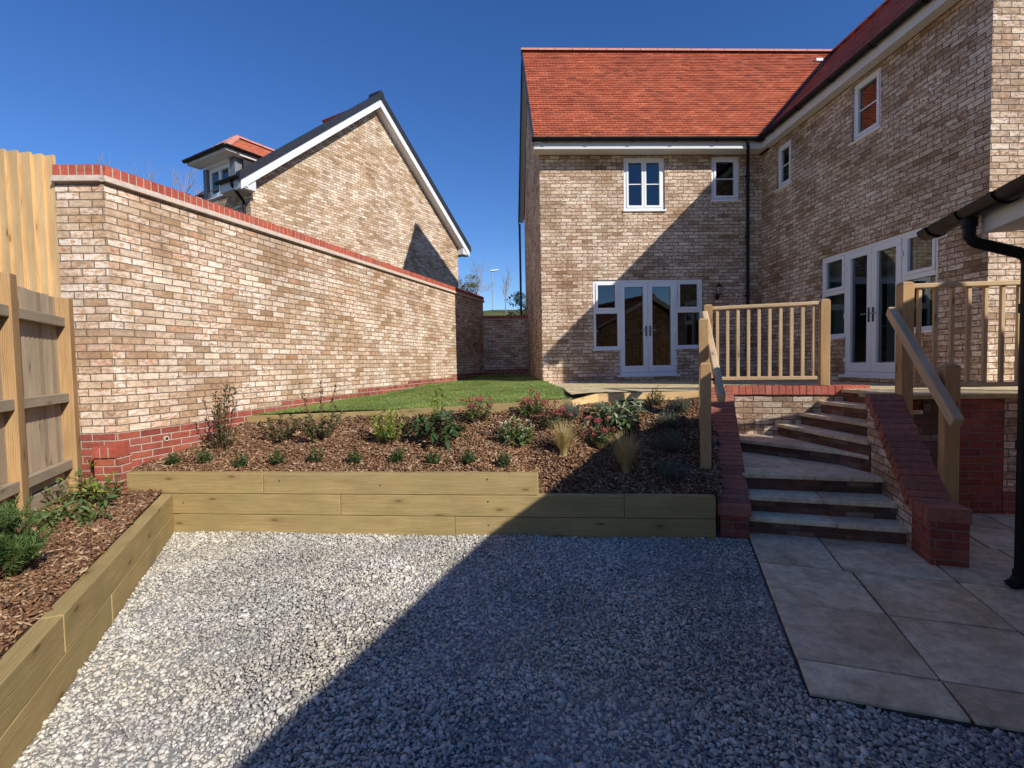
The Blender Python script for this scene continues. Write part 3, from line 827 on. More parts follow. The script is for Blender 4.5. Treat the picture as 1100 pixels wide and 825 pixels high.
# verge boards and caps of the end block and the wing
b = MB()
for ya, yb in ((EY, RY), (16.28, RY)):
    b.hexa([(.915, ya, EZ - .17), (.945, ya, EZ - .17), (.945, ya, EZ + .045), (.915, ya, EZ + .045),
            (.915, yb, RZ - .17), (.945, yb, RZ - .17), (.945, yb, RZ + .045), (.915, yb, RZ + .045)])
b.box((.90, 15.78, 1.0), (.965, 15.85, 6.0))
hp(b.build('verge_board', m_verge, H))
b = MB()
for xa in (EX, 13.0):
    b.hexa([(xa, 5.60, EZ - .17), (xa, 5.63, EZ - .17), (xa, 5.63, EZ + .045), (xa, 5.60, EZ + .045),
            (RX, 5.60, RZ - .17), (RX, 5.63, RZ - .17), (RX, 5.63, RZ + .045), (RX, 5.60, RZ + .045)])
hp(b.build('verge_board', m_verge, H))
b = MB()
b.face([(.95, EY, EZ - .1), (1.09, EY, EZ - .1), (1.09, RY, RZ - .1), (.95, RY, RZ - .1)]); b.face([(.95, 16.28, EZ - .1), (1.09, 16.28, EZ - .1), (1.09, RY, RZ - .1), (.95, RY, RZ - .1)])
# soffits and fascias
FY = EY + .085; FX = EX + .085
b.box((.95, FY, ZE + .005), (5.93, 10.84, ZE + .02)); b.box((FX, 5.64, ZE + .005), (6.0, FY - .002, ZE + .02))
hp(b.build('soffit', m_fascia, H))
b = MB(); b.box((.95, FY - .02, ZE - .012), (FX + .0, FY - .001, EZ - .02)); b.box((FX - .02, 5.64, ZE - .012), (FX - .001, FY - .02, EZ - .02))
b.box((.952, FY, ZE - .012), (.97, 10.80, EZ - .05))
hp(b.build('fascia', m_fascia, H))
gz = 6.265
b = MB(); b.gutter((.90, EY + .0, gz), (5.735, EY + .0, gz), .068, (0, -1)); b.gutter((EX, EY - .06, gz), (EX, 5.66, gz), .068, (-1, 0))
b.box((5.68, EY - .06, gz - .075), (5.80, EY + .06, gz - .0))
hp(b.build('gutter', m_black, H))
b = MB(); px_, py_ = 5.66, 10.79
b.tube([(px_ - .19, EY, gz - .05), (px_ - .18, EY + .02, gz - .13), (px_ - .02, py_ - .04, gz - .38), (px_, py_, gz - .45), (px_, py_, 1.16)], .034, 12)
for zz in (5.6, 4.3, 3.0, 1.8): b.tube([(px_, py_, zz - .025), (px_, py_, zz + .025)], .043, 12); b.box((px_ - .05, py_ + .0, zz - .02), (px_ + .05, py_ + .045, zz + .02))
hp(b.build('downpipe', m_black, H, smooth=False))
b = MB(); b.box((8.57, 12.88, 9.32), (8.76, 13.0, 9.40)); hp(b.build('roof_vent', m_fascia, H, bevel=.01))
# openings
EO = ((1.09, 10.84), (1, 0), (0, -1)); WO = ((6.0, 10.84), (0, -1), (-1, 0))
hp(french(H, *EO, 1.14, 1.71, 3.0, 3.58, 1.885, 1.30, 3.39))
hp(window(H, *EO, 1.845, 2.74, 4.90, 6.04, lights=2))
hp(window(H, *EO, 3.79, 4.405, 5.10, 6.05, lights=1))
fd = hp(french(H, *WO, 1.985, 2.58, 3.77, 4.355, 1.955, 1.305, 3.395, curtain=True))
hp(window(H, *WO, .575, 1.065, 5.105, 5.975, lights=1))
hp(window(H, *WO, 2.735, 3.335, 5.125, 6.045, lights=1))

# wall lantern
lx, ly, lz = 4.985, 10.84, 3.10
t = thing('wall_lantern', 'small black coach lantern on the shaded wall beside white garden doors', 'lantern', loc=(lx, ly, lz))
b = MB(); b.lathe((0, -.012, -.12), [(.028, -.05), (.045, -.03), (.045, .03), (.028, .05)], 12); b.tube([(0, -.012, -.13), (0, -.07, -.15), (0, -.115, -.10), (0, -.115, -.05)], .009, 8)
b.build('bracket', m_black, t)
b = MB(); b.lathe((0, -.115, -.06), [(.012, -.02), (.035, -.008), (.04, 0)], 6); b.lathe((0, -.115, .10), [(.075, -.004), (.07, .004), (.03, .045), (.012, .06), (.014, .075), (.004, .09)], 6)
for k in range(6):
    a = k*math.pi/3; b.tube([(.038*math.cos(a), -.115 + .038*math.sin(a), -.06), (.062*math.cos(a), -.115 + .062*math.sin(a), .098)], .005, 5)
b.build('cage', m_black, t)
b = MB(); b.lathe((0, -.115, -.055), [(.032, 0), (.055, .145)], 6); b.build('lantern_glass', m_bulb, t)

# ------------------------------------------------------------------ neighbour house
NO = (-5.755, 12.306); a33 = R(33)
NU = (math.sin(a33), math.cos(a33)); NN = (NU[1], -NU[0]); NV = (-NN[0], -NN[1])
t = NB = thing('neighbour_house', 'gabled buff brick house with dark verge and tiled dormer rising behind the garden wall', 'house', loc=(NO[0], NO[1], .6))
def NP(u, v, z): return (NO[0] + NU[0]*u + NV[0]*v, NO[1] + NU[1]*u + NV[1]*v, z)
def np_(o): o.matrix_parent_inverse = Matrix.Translation((-NO[0], -NO[1], -.6)); return o
NL = 8.25; NE = 6.2; NA = 9.66; mid = NL/2; sl = (NA - NE)/mid; NDP = 2.45
w = MB(); wall_sheet(w, NO, NU, NN, NL, .6, NE)
w.face([NP(0, 0, NE), NP(NL, 0, NE), NP(mid, 0, NA)], [(0, NE), (NL, NE), (mid, NA)]); np_(w.build('wall', m_neigh, t))
NS = (-NU[0], -NU[1])
w = MB(); wall_sheet(w, NO, NV, NS, NDP, .6, NE, [(.80, 1.80, 5.98, NE)])
np_(w.build('wall', m_neigh, t))
w = MB(); q = NP(NL, 0, 0); wall_sheet(w, q[:2], NV, NU, NDP, .6, NE); np_(w.build('wall', m_neigh, t))
OE, OV = .38, .28
rz0 = NE + .18 - OE*sl
def rp(u, v, dz=0): return NP(u, v, (NE + .18 + u*sl if u <= mid else NE + .18 + (NL - u)*sl) + dz)
b = MB()
# near slope is cut around the dormer (v .3 to 2.1)
for u0, u1, v0, v1 in ((-OE, mid, -OV, .55), (1.0, mid, .55, 2.0), (-OE, mid, 2.0, NDP)):
    b.face([rp(u0, v0, -.16), rp(u0, v1, -.16), rp(u1, v1, -.16), rp(u1, v0, -.16)])
b.face([rp(mid, -OV), rp(mid, NDP), rp(NL + OE, NDP), rp(NL + OE, -OV)])
np_(b.build('roof', m_tile, t))
b = MB()                                                          # white bargeboards
for ua, ub in ((-OE, mid), (NL + OE, mid)):
    A, Bq = (lambda dz, dv: rp(ua, -OV + dv, dz)), (lambda dz, dv: rp(ub, -OV + dv, dz))
    b.hexa([A(-.30, 0), A(-.30, .03), A(-.06, .03), A(-.06, 0), Bq(-.30, 0), Bq(-.30, .03), Bq(-.06, .03), Bq(-.06, 0)])
    b.face([A(-.28, .03), A(-.28, OV), Bq(-.28, OV), Bq(-.28, .03)])
# box ends and eave boards
for ua, s in ((-OE, .45), (NL + OE, -.45)):
    z = rp(ua, 0)[2] + .04
    b.hexa([NP(ua, -OV + .001, z - .25), NP(ua + s*OE, -OV + .001, z - .25), NP(ua + s*OE, -OV + .001, z - .02), NP(ua, -OV + .001, z - .02),
            NP(ua, -OV + .03, z - .25), NP(ua + s*OE, -OV + .03, z - .25), NP(ua + s*OE, -OV + .03, z - .02), NP(ua, -OV + .03, z - .02)])
np_(b.build('bargeboard', m_white, t))
b = MB(); z = rp(-OE, 0)[2]
for v0, v1 in ((-OV + .03, .60), (1.98, NDP)):
    b = MB(); b.hexa([NP(-OE, v0, z - .25), NP(-.0, v0, z - .25), NP(-.0, v1, z - .25), NP(-OE, v1, z - .25), NP(-OE, v0, z - .02), NP(-.0, v0, z - .02), NP(-.0, v1, z - .02), NP(-OE, v1, z - .02)])
    np_(b.build('soffit', m_fascia, t))
b = MB()
z2 = rp(NL + OE, 0)[2]
b.hexa([NP(NL, -OV + .03, z2 - .25), NP(NL + OE, -OV + .03, z2 - .25), NP(NL + OE, NDP, z2 - .25), NP(NL, NDP, z2 - .25), NP(NL, -OV + .03, z2 - .02), NP(NL + OE, -OV + .03, z2 - .02), NP(NL + OE, NDP, z2 - .02), NP(NL, NDP, z2 - .02)])
np_(b.build('soffit', m_fascia, t))
b = MB()                                                          # dark dry verge
for ua, ub in ((-OE - .05, mid), (NL + OE + .05, mid)):
    A, Bq = (lambda dz, dv: rp(ua, -OV + dv, dz)), (lambda dz, dv: rp(ub, -OV + dv, dz))
    b.hexa([A(-.07, -.04), A(-.07, .12), A(.13, .12), A(.13, -.04), Bq(-.07, -.04), Bq(-.07, .12), Bq(.13, .12), Bq(.13, -.04)])
b.tube([rp(mid, -OV - .05, .05), rp(mid, .1, .05)], .12, 10)
np_(b.build('verge_cap', m_verge, t))
b = MB(); out = NS
b.gutter(NP(-OE - .05, -OV - .02, z), NP(-OE - .05, .66, z), .062, out)
np_(b.build('gutter', m_black, t)); b = MB(); b.gutter(NP(-OE - .05, 1.95, z), NP(-OE - .05, NDP, z), .062, out)
np_(b.build('gutter', m_black, t)); b = MB()
b.gutter(NP(NL + OE + .05, -OV - .02, z2), NP(NL + OE + .05, NDP, z2), .062, NU)
np_(b.build('gutter', m_black, t))
b = MB(); b.tube([NP(-OE - .05, .05, z - .05), NP(-OE - .04, .05, z - .15), NP(-.07, .17, z - .42), NP(-.06, .17, z - .5), NP(-.06, .17, .8)], .036, 10)
np_(b.build('downpipe', m_black, t)); b = MB(); b.tube([NP(NL + .06, .4, z2 - .3), NP(NL + .06, .4, 1)], .036, 10)
np_(b.build('downpipe', m_black, t))
# ridge + dormer
D = MB(); dz = 6.92; DO = .34
dv0, dv1 = .36, 2.12; dr = 7.62; vm = (dv0 + dv1)/2
ub = (dr - NE - .18)/sl + .05; ue = (dz - NE - .18)/sl + .05
D.face([NP(-DO, dv0, dz), NP(.45, vm, dr), NP(ub, vm, dr), NP(ue, dv0, dz)]); D.face([NP(-DO, dv1, dz), NP(ue, dv1, dz), NP(ub, vm, dr), NP(.45, vm, dr)])
D.face([NP(-DO, dv0, dz), NP(-DO, dv1, dz), NP(.45, vm, dr)])
drm = D.build('dormer', m_tile, t); np_(drm)
b = MB(); ridge_tiles(b, NP(.40, vm, dr + .03), NP(ub, vm, dr + .03), .10, .35); ridge_tiles(b, NP(-DO + .03, dv0 + .03, dz + .05), NP(.45, vm, dr + .03), .09, .35); ridge_tiles(b, NP(-DO + .03, dv1 - .03, dz + .05), NP(.45, vm, dr + .03), .09, .35)
b.build('ridge_tile', m_ridge, drm)
b = MB(); b.gutter(NP(-DO - .04, dv0 - .05, dz + .01), NP(-DO - .04, dv1 + .05, dz + .01), .06, NS); b.gutter(NP(-DO - .04, dv0 - .04, dz + .01), NP(ue, dv0 - .04, dz + .01), .06, NN)
b.build('gutter', m_black, drm)
b = MB(); b.hexa([NP(-DO, dv0, dz - .10), NP(0, dv0, dz - .10), NP(0, dv1, dz - .10), NP(-DO, dv1, dz - .10), NP(-DO, dv0, dz - .01), NP(0, dv0, dz - .01), NP(0, dv1, dz - .01), NP(-DO, dv1, dz - .01)])
b.hexa([NP(0, dv0, dz - .12), NP(ue, dv0, dz - .12), NP(ue, dv0 + .2, dz - .12), NP(0, dv0 + .2, dz - .12), NP(0, dv0, dz - .01), NP(ue, dv0, dz - .01), NP(ue, dv0 + .2, dz - .01), NP(0, dv0 + .2, dz - .01)])
b.build('soffit', m_fascia, drm)
for v0, v1 in ((.55, .76), (1.84, 1.99)):
    b = MB(); b.hexa([NP(-.02, v0, 6.0), NP(.9, v0, 6.0), NP(.9, v1, 6.0), NP(-.02, v1, 6.0), NP(-.02, v0, dz - .14), NP(.9, v0, dz - .14), NP(.9, v1, dz - .14), NP(-.02, v1, dz - .14)])
    b.build('cheek', m_lead, drm)
b = MB(); b.hexa([NP(-.03, .78, 6.755), NP(.06, .78, 6.755), NP(.06, 1.82, 6.755), NP(-.03, 1.82, 6.755), NP(-.03, .78, 6.83), NP(.06, .78, 6.83), NP(.06, 1.82, 6.83), NP(-.03, 1.82, 6.83)])
b.build('head_board', m_white, drm)
np_(window(t, NO, NV, NS, .80, 1.80, 6.0, 6.75, lights=2, bar=False))

# ------------------------------------------------------------------ boundary wall
t = thing('garden_wall', 'long tall buff brick boundary wall with red coping and red plinth', 'wall', loc=(WJ[0], WJ[1], .4))
def wp_(o): o.matrix_parent_inverse = Matrix.Translation((-WJ[0], -WJ[1], -.4)); return o
WT = 3.47; TH = .33; WB = (-WN[0], -WN[1])
PU = (1, 0); RP0 = (WJ[0] - .47, WJ[1])                         # return panel towards the tall fence
b = MB()
wall_sheet(b, WJ, WD, WN, WL, .2, WT); wall_sheet(b, RP0, (1, 0), (0, -1), .47, .2, WT)
e = (WJ[0] + WD[0]*WL, WJ[1] + WD[1]*WL)
wall_sheet(b, e, WB, WD, TH, .2, WT); wall_sheet(b, (WJ[0] + WB[0]*TH, WJ[1] + WB[1]*TH), WD, WB, WL, .2, WT)
b.face([(WJ[0], WJ[1], WT), (e[0], e[1], WT), (e[0] + WB[0]*TH, e[1] + WB[1]*TH, WT), (WJ[0] + WB[0]*TH, WJ[1] + WB[1]*TH, WT)])
b.face([(RP0[0], RP0[1], WT), (WJ[0], WJ[1], WT), (WJ[0], WJ[1] + TH, WT), (RP0[0], RP0[1] + TH, WT)])
wp_(b.build('wall', m_wall, t))
b = MB(); off = .003
def plinth(s0, s1, zt):
    P = lambda s, z: (WJ[0] + WD[0]*s + WN[0]*off, WJ[1] + WD[1]*s + WN[1]*off, z)
    b.face([P(s0, .2), P(s1, .2), P(s1, zt), P(s0, zt)], [(s0, .2), (s1, .2), (s1, zt), (s0, zt)])
for s0, s1, zt in ((0, 1.15, .975), (1.15, 2.25, 1.05), (2.25, 4.1, 1.125), (4.1, 5.9, 1.2), (5.9, 8.2, 1.275), (8.2, 10.62, 1.35)): plinth(s0, s1, zt)
b.face([(RP0[0], RP0[1] - off, .2), (WJ[0] + off, RP0[1] - off, .2), (WJ[0] + off, RP0[1] - off, .975), (RP0[0], RP0[1] - off, .975)])
wp_(b.build('plinth', m_red, t))
def coping(o, d, n, L, name, parent, z, fix, mat=m_coping, w=.36, h=.105, pitch=.0775, first=0):
    """brick on edge laid across a wall top; o on the front face, n outward"""
    m = MB(); s = 0
    while s < L - .01:
        s1 = min(L, s + pitch - .0105); j = rng.uniform(-.002, .002)
        m.obox(o, d, n, s + .003, s1, z + rng.uniform(-.002, .002), z + h + rng.uniform(-.002, .002), -w + .03, .022 + j); s += pitch
    x = fix(m.build(name, mat, parent))
    q = MB(); q.obox(o, d, n, .006, L - .014, z - .002, z + h - .006, -w + .034, .017); q.build('mortar_bed', m_mortar, x)
    return x
crz = WT + .062
b = MB(); b.obox(WJ, WD, WN, -.02, WL + .03, WT + .001, WT + .03, -.36, .05); b.obox(WJ, WD, WN, -.02, WL + .03, WT + .032, WT + .06, -.34, .034)
b.obox(RP0, (1, 0), (0, -1), 0, .455, WT + .001, WT + .03, -.36, .05); b.obox(RP0, (1, 0), (0, -1), 0, .46, WT + .032, WT + .06, -.34, .034)
wp_(b.build('tile_creasing', m_crease, t))
coping(WJ, WD, WN, WL + .02, 'coping', t, crz, wp_)
coping(RP0, (1, 0), (0, -1), .47, 'coping', t, crz, wp_)
b = MB(); q = (WJ[0] + WD[0]*.50, WJ[1] + WD[1]*.50, .845); nn = Vector((WN[0], WN[1], 0))
b.tube([Vector(q) - nn*.01, Vector(q) + nn*.022], .030, 14); wp_(b.build('weep_pipe', m_crease, t))
b = MB(); b.tube([Vector(q) + nn*.0225, Vector(q) + nn*.024], .017, 12); wp_(b.build('pipe_hole', m_verge, t))

t = tag(thing('end_wall', 'short shaded brick wall with dark coping closing the gap beside the house', 'wall', loc=(.4, 15.1, 1.0)))
def bw_(o): o.matrix_parent_inverse = Matrix.Translation((-.4, -15.1, -1.0)); return o
b = MB(); wall_sheet(b, (-.35, 15.1), (1, 0), (0, -1), 1.44, .8, 2.93); wall_sheet(b, (-.35, 15.43), (1, 0), (0, 1), 1.44, .8, 2.93); bw_(b.build('wall', m_wall, t))
b = MB(); b.face([(-.35, 15.097, .8), (1.088, 15.097, .8), (1.088, 15.097, 1.42), (-.35, 15.097, 1.42)]); bw_(b.build('plinth', m_red, t))
b = MB(); b.obox((-.30, 15.1), (1, 0), (0, -1), 0, 1.385, 2.931, 2.96, -.36, .05); bw_(b.build('tile_creasing', m_crease, t))
coping((-.30, 15.1), (1, 0), (0, -1), 1.385, 'coping', t, 2.962, bw_)

# small red pier where the timber meets the wall
t = thing('brick_pier', 'low red brick pier at the left foot of the tall garden wall', 'pier', loc=(-3.76, 4.98, .3))
def pf_(o): o.matrix_parent_inverse = Matrix.Translation((3.76, -4.98, -.3)); return o
b = MB(); b.box((-3.90, 4.93, .2), (-3.665, 5.105, .76)); pf_(b.build('pier_body', m_red, t))
coping((-3.90, 4.93), (1, 0), (0, -1), .235, 'coping', t, .762, pf_, w=.20, h=.103, pitch=.0783)

# ------------------------------------------------------------------ garage on the right
GE = (3.431, 3.8)                                                # far end of the eave line
GZ = 2.565; GH = 3.26; GP = 1.62
t = thing('garage', 'outbuilding cut by the right edge with black gutter and downpipe', 'garage', loc=(5.5, 1.2, 0))
def ga_(o): o.matrix_parent_inverse = Matrix.Translation((-5.5, -1.2, 0)); return o
def gg(a, b_, z): return (*gpt(GE, a, b_), z)
GL = 6.5; wo = .39
gv = -.30; ge0 = -.62                                                       # gable wall plane, the verge runs on past it
b = MB()
c = [(gpt(GE, wo, ge0 - GL)), gpt(GE, 2*GH - wo, ge0 - GL), gpt(GE, 2*GH - wo, ge0), gpt(GE, wo, ge0)]
nE1 = (-E1[0], -E1[1]); nE2 = (-E2[0], -E2[1])
wall_sheet(b, c[0], E2, nE1, GL, -.05, GZ - .06); wall_sheet(b, c[2], nE2, E1, GL, -.05, GZ - .06)
wall_sheet(b, c[3], E1, E2, 2*GH - 2*wo, -.05, GZ - .06); wall_sheet(b, c[0], E1, nE2, 2*GH - 2*wo, -.05, GZ - .06)
for bb in (ge0, ge0 - GL):
    b.face([gg(wo, bb, GZ - .06), gg(2*GH - wo, bb, GZ - .06), gg(GH, bb, GZ + GP - .12)])
ga_(b.build('wall', m_house, t))
b = MB(); k = Vector((E1[0]*GH, E1[1]*GH, GP)); S = k.length
for sgn in (1, -1):
    up = Vector((-sgn*E1[0]*GP, -sgn*E1[1]*GP, GH)).normalized()
    f0 = lambda s, bb, sgn=sgn: gg(GH - sgn*(GH - GH*s/S), bb, GZ + .02 + GP*s/S)
    if sgn > 0: tile_rows(b, lambda s: f0(s, gv), lambda s: f0(s, ge0 - GL), S, up)
    else: tile_rows(b, lambda s: f0(s, ge0 - GL), lambda s: f0(s, gv), S, up)
ga_(b.build('roof', m_tile, t))
b = MB(); ridge_tiles(b, gg(GH, gv, GZ + GP + .05), gg(GH, ge0 - GL, GZ + GP + .05)); ga_(b.build('ridge_tile', m_ridge, t))
b = MB()
for a in (0, 2*GH):
    b.hexa([gg(a, gv - .03, GZ - .03), gg(a, gv, GZ - .03), gg(a, gv, GZ + .015), gg(a, gv - .03, GZ + .015),
            gg(GH, gv - .03, GZ + GP - .17), gg(GH, gv, GZ + GP - .17), gg(GH, gv, GZ + GP + .015), gg(GH, gv - .03, GZ + GP + .015)])
ga_(b.build('bargeboard', m_fascia, t))
b = MB(); b.obox(GE, E2, nE1, ge0 - GL, ge0 + .02, GZ - .16, GZ - .012, -.085, -.065); ga_(b.build('fascia', m_fascia, t))
b = MB(); b.obox(GE, E2, nE1, ge0 - GL, ge0 + .02, GZ - .158, GZ - .145, -wo, -.085); ga_(b.build('soffit', m_fascia, t))
b = MB(); b.gutter(gg(0, .0, GZ + .01), gg(0, ge0 - GL, GZ + .01), .072, nE1, brackets=.42); ga_(b.build('gutter', m_black, t))
b = MB(); ou = -.60
b.tube([gg(0, ou, GZ - .03), gg(0, ou, GZ - .17), gg(.02, ou, GZ - .20), gg(.05, ou, GZ - .22), gg(.26, ou, GZ - .30), gg(.30, ou, GZ - .325), gg(.315, ou, GZ - .37), gg(.315, ou, .04)], .036, 14)
b.tube([gg(0, ou, GZ - .03), gg(0, ou, GZ - .11)], .045, 14)
for zz in (1.9, .12, 1.0): b.tube([gg(.315, ou, zz - .03), gg(.315, ou, zz + .03)], .045, 14)
b.tube([gg(.315, ou, .12), gg(.29, ou, .06), gg(.25, ou, .035)], .04, 14)
ga_(b.build('downpipe', m_black, t))

# a house of the same kind behind the viewer, mirrored in the glazed doors
def copy_tree(o, parent=None):
    c = o.copy(); col.objects.link(c)
    if parent is not None: c.parent = parent; c.matrix_parent_inverse = o.matrix_parent_inverse.copy()
    for ch in list(o.children): copy_tree(ch, c)
    return c
n2 = copy_tree(NB); n2.location = (-6.5, -6.5, .0); n2.rotation_euler.z = R(86)
n2['label'] = 'gabled house behind the viewer, only mirrored in the glazed doors'

# ------------------------------------------------------------------ steps
def fixer(loc):
    iv = Matrix.Translation(-Vector(loc))
    def f(o): o.matrix_parent_inverse = iv; return o
    return f
lc = (2.9, 4.3, .03); ST = thing('stone_steps', 'winding sandstone steps with brick risers climbing to the upper patio', 'steps', loc=lc); fx = fixer(lc)
b0, hh = .03, .1475
NZ = {1: [(2.262, 4.327), (3.47, 3.868)], 2: [(2.33, 4.497), (3.54, 4.082)], 3: [(2.43, 4.733), (3.66, 4.375)], 4: [(2.93, 5.977), (3.60, 5.015)],
      5: [(3.60, 6.21), (3.66, 4.70)], 6: [(3.84, 6.13), (3.86, 4.70)], 7: [(4.05, 6.04), (4.04, 4.70)], 8: [(4.27, 5.96), (4.20, 4.70)], 9: [(4.62, 5.83), (4.55, 4.70)]}
def shift(l, d):
    a, c = Vector(l[0]), Vector(l[1]); t = (c - a).normalized(); n = Vector((-t.y, t.x)); return [tuple(a + n*d), tuple(c + n*d)]
for k in range(1, 9):
    z1 = b0 + hh*k; l0 = NZ[k]; l1 = NZ[k+1]
    rs = shift(l0, .032); bk = shift(l1, .06)
    extra = [(3.10, 6.40)] if k == 4 else []
    poly = [rs[0], rs[1], bk[1], bk[0]] + extra
    if k == 4: poly = [rs[0], rs[1], bk[1], bk[0], (3.12, 6.42)]
    m = MB(); m.prism(poly, -.02, z1 - .042); fx(m.build('riser', m_riser_shade, ST))
    if k == 8: continue
    T = MB(); bk = shift(l1, .028)
    def ls(l, t): return (l[0][0] + (l[1][0]-l[0][0])*t, l[0][1] + (l[1][1]-l[0][1])*t)
    cuts = {1: [0, .545, 1], 2: [0, .51, 1], 3: [0, .50, 1]}.get(k, [0, 1])
    for t0, t1 in zip(cuts, cuts[1:]):
        a, c_ = ls(l0, t0 + (.003 if t0 else 0)), ls(l0, t1 - (.003 if t1 < 1 else 0)); d_, e_ = ls(bk, t1 - (.003 if t1 < 1 else 0)), ls(bk, t0 + (.003 if t0 else 0))
        p = [a, c_, d_, e_]
        if k == 4: p = [a, c_, bk[1], bk[0], (3.12, 6.42)]
        jz = rng.uniform(-.003, .003)
        T.prism(p, z1 - .040 + jz, z1 + jz)
    fx(T.build('tread', m_slab, ST, bevel=.006))
# patio edge slab on the top riser
T = MB(); T.prism([NZ[8][0], NZ[8][1], shift(NZ[8], .30)[1], shift(NZ[8], .30)[0]], 1.172, 1.213); fx(T.build('tread', m_patio, ST, bevel=.006))

# side walls of the steps
def slope_wall(name, label, o, d, nside, L, prof, thick, body_mats, fl, cat='wall', end_red=None):
    """prof: [(s, z)] of the coping top; body under a brick on edge coping; o inner face line; nside points to the outer face"""
    loc = (o[0] + nside[0]*thick/2, o[1] + nside[1]*thick/2, 0); t = thing(name, label, cat, loc=loc); f = fixer(loc)
    ch = .105
    def zt(s):
        for (a, za), (c_, zc) in zip(prof, prof[1:]):
            if s <= c_: return za + (zc-za)*(s-a)/(c_-a)
        return prof[-1][1]
    ss = [p[0] for p in prof]
    for bi, (s0, s1, mat, pr) in enumerate(body_mats):
        m = MB(); cut = [s0] + [s for s in ss if s0 < s < s1] + [s1]
        P = lambda s, n, z: (o[0] + d[0]*s + nside[0]*n, o[1] + d[1]*s + nside[1]*n, z)
        for a, c_ in zip(cut, cut[1:]):
            za, zc = zt(a + 1e-5) - ch, zt(c_ - 1e-5) - ch
            m.hexa([P(a, -pr, -.02), P(c_, -pr, -.02), P(c_, thick + pr, -.02), P(a, thick + pr, -.02), P(a, -pr, za), P(c_, -pr, zc), P(c_, thick + pr, zc), P(a, thick + pr, za)])
        f(m.build('wall_body', mat, t))
    m = MB(); q = MB()
    for (a, za), (c_, zc) in zip(prof, prof[1:]):
        A = Vector((o[0] + d[0]*a, o[1] + d[1]*a, za)); C2 = Vector((o[0] + d[0]*c_, o[1] + d[1]*c_, zc)); l = (C2 - A).length; ax = (C2 - A)/l
        nv = Vector((nside[0], nside[1], 0)); up = nv.cross(ax).normalized()
        if up.z < 0: up = -up
        N = max(1, round(l/.0775)); pt = l/N
        for i in range(N):
            s0, s1 = i*pt + .004, (i+1)*pt - .004; j = rng.uniform(-.004, .004); k_ = rng.uniform(-.0025, .0025)
            p = lambda s, n, h: A + ax*s + nv*n + up*h
            lo, hi = -.022 + j, thick + .018 + j
            m.hexa([p(s0, lo, -ch), p(s1, lo, -ch), p(s1, hi, -ch), p(s0, hi, -ch), p(s0, lo, k_), p(s1, lo, k_), p(s1, hi, k_), p(s0, hi, k_)])
        p = lambda s, n, h: A + ax*s + nv*n + up*h
        q.hexa([p(x0, y_, z_) for z_ in (-ch + .004, -.009) for x0, y_ in ((.012, -.010), (l - .012, -.010), (l - .012, thick + .006), (.012, thick + .006))])
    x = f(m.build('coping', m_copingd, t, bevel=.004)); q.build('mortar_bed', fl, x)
    return t, f
DL = (math.sin(R(22.2)), math.cos(R(22.2))); NLf = (-DL[1], DL[0])
slope_wall('step_wall', 'sloping red coped wall along the left side of the steps beside the bark bed', (2.235, 4.235), DL, NLf, 2.35,
    [(0, .305), (.20, .305), (2.32, 1.25)], .235, [(0, .20, m_redd, 0.0), (.2005, 2.32, m_redd, -.003)], m_mortd)
NRf = E1
slope_wall('step_wall', 'sloping red coped wall with brick pier at its foot, right of the steps', (3.252, 3.534), E2, NRf, 1.36,
    [(0, .46), (.32, .46), (1.25, 1.225), (1.36, 1.235)], .235, [(0, .32, m_redd, 0.0), (.3205, 1.36, m_step, -.004)], m_mortd)
lw = (3.06, 6.39, .5); t = thing('landing_wall', 'low buff wall with sun-lightened red coping under the sunlit short balustrade', 'wall', loc=lw); f = fixer(lw)
nE2 = (-E2[0], -E2[1])
b = MB(); b.obox(PC0, E1, nE2, -.02, 1.60, 0, 1.143, -.215, 0); f(b.build('wall_body', m_house, t))
coping(PC0, E1, nE2, 1.60, 'coping', t, 1.1435, f, mat=m_coping_sun, w=.25, h=.107)
# red retaining wall on the right
RN = (RWD[1], -RWD[0])
lw = (RW0[0] + 1, RW0[1], 0); t = thing('retaining_wall', 'shaded red brick retaining wall under the right hand balustrade with a pale slab edge', 'wall', loc=lw); f = fixer(lw)
b = MB(); b.obox(RW0, RWD, RN, 0, 1.13, -.02, 1.168, -.22, 0); f(b.build('wall_body', m_redd, t))
b = MB(); b.obox(RW0, RWD, RN, 1.131, 6, .255, 1.168, -.22, .004); f(b.build('buff_panel', m_step, t))
b = MB(); b.obox(RW0, RWD, RN, 1.131, 6, -.02, .254, -.22, .006); f(b.build('plinth', m_redd, t))
b = MB(); s = 0.02
while s < 6:
    l = rng.choice([.45, .6, .6]); b.obox(RW0, RWD, RN, s, s + l - .006, 1.172, 1.214, -.40, .035); s += l
f(b.build('edge_slab', m_patio, t, bevel=.005))

# ------------------------------------------------------------------ timber sleepers
FD = Vector((5.627, -.739, 0)).normalized(); FN = Vector((FD.y, -FD.x, 0)); FO = Vector((-3.66, 5.003, 0))
def fpt(s, n, z): p = FO + FD*s + FN*n; return (p.x, p.y, z)
SLW = 4.085
lw = (-.8, 4.65, 0); t = thing('sleeper_wall', 'timber sleeper wall facing the viewer below the main bark bed', 'retaining wall', loc=lw); f = fixer(lw)
for z0, joints in ((-.015, [0, 3.3, 5.66]), (.187, [0, 2.2, 4.86, 5.66]), (.389, [0, 1.43, SLW])):
    for s0, s1 in zip(joints, joints[1:]):
        m = MB(); j = rng.uniform(-.002, .002)
        m.beam(fpt(s0 + .0015, -.05 + j, z0 + .099), fpt(s1 - .0015, -.05 + j, z0 + .099), .10, .198, side=FN)
        f(m.build('sleeper', m_sleeper, t, bevel=.006))
m = MB()
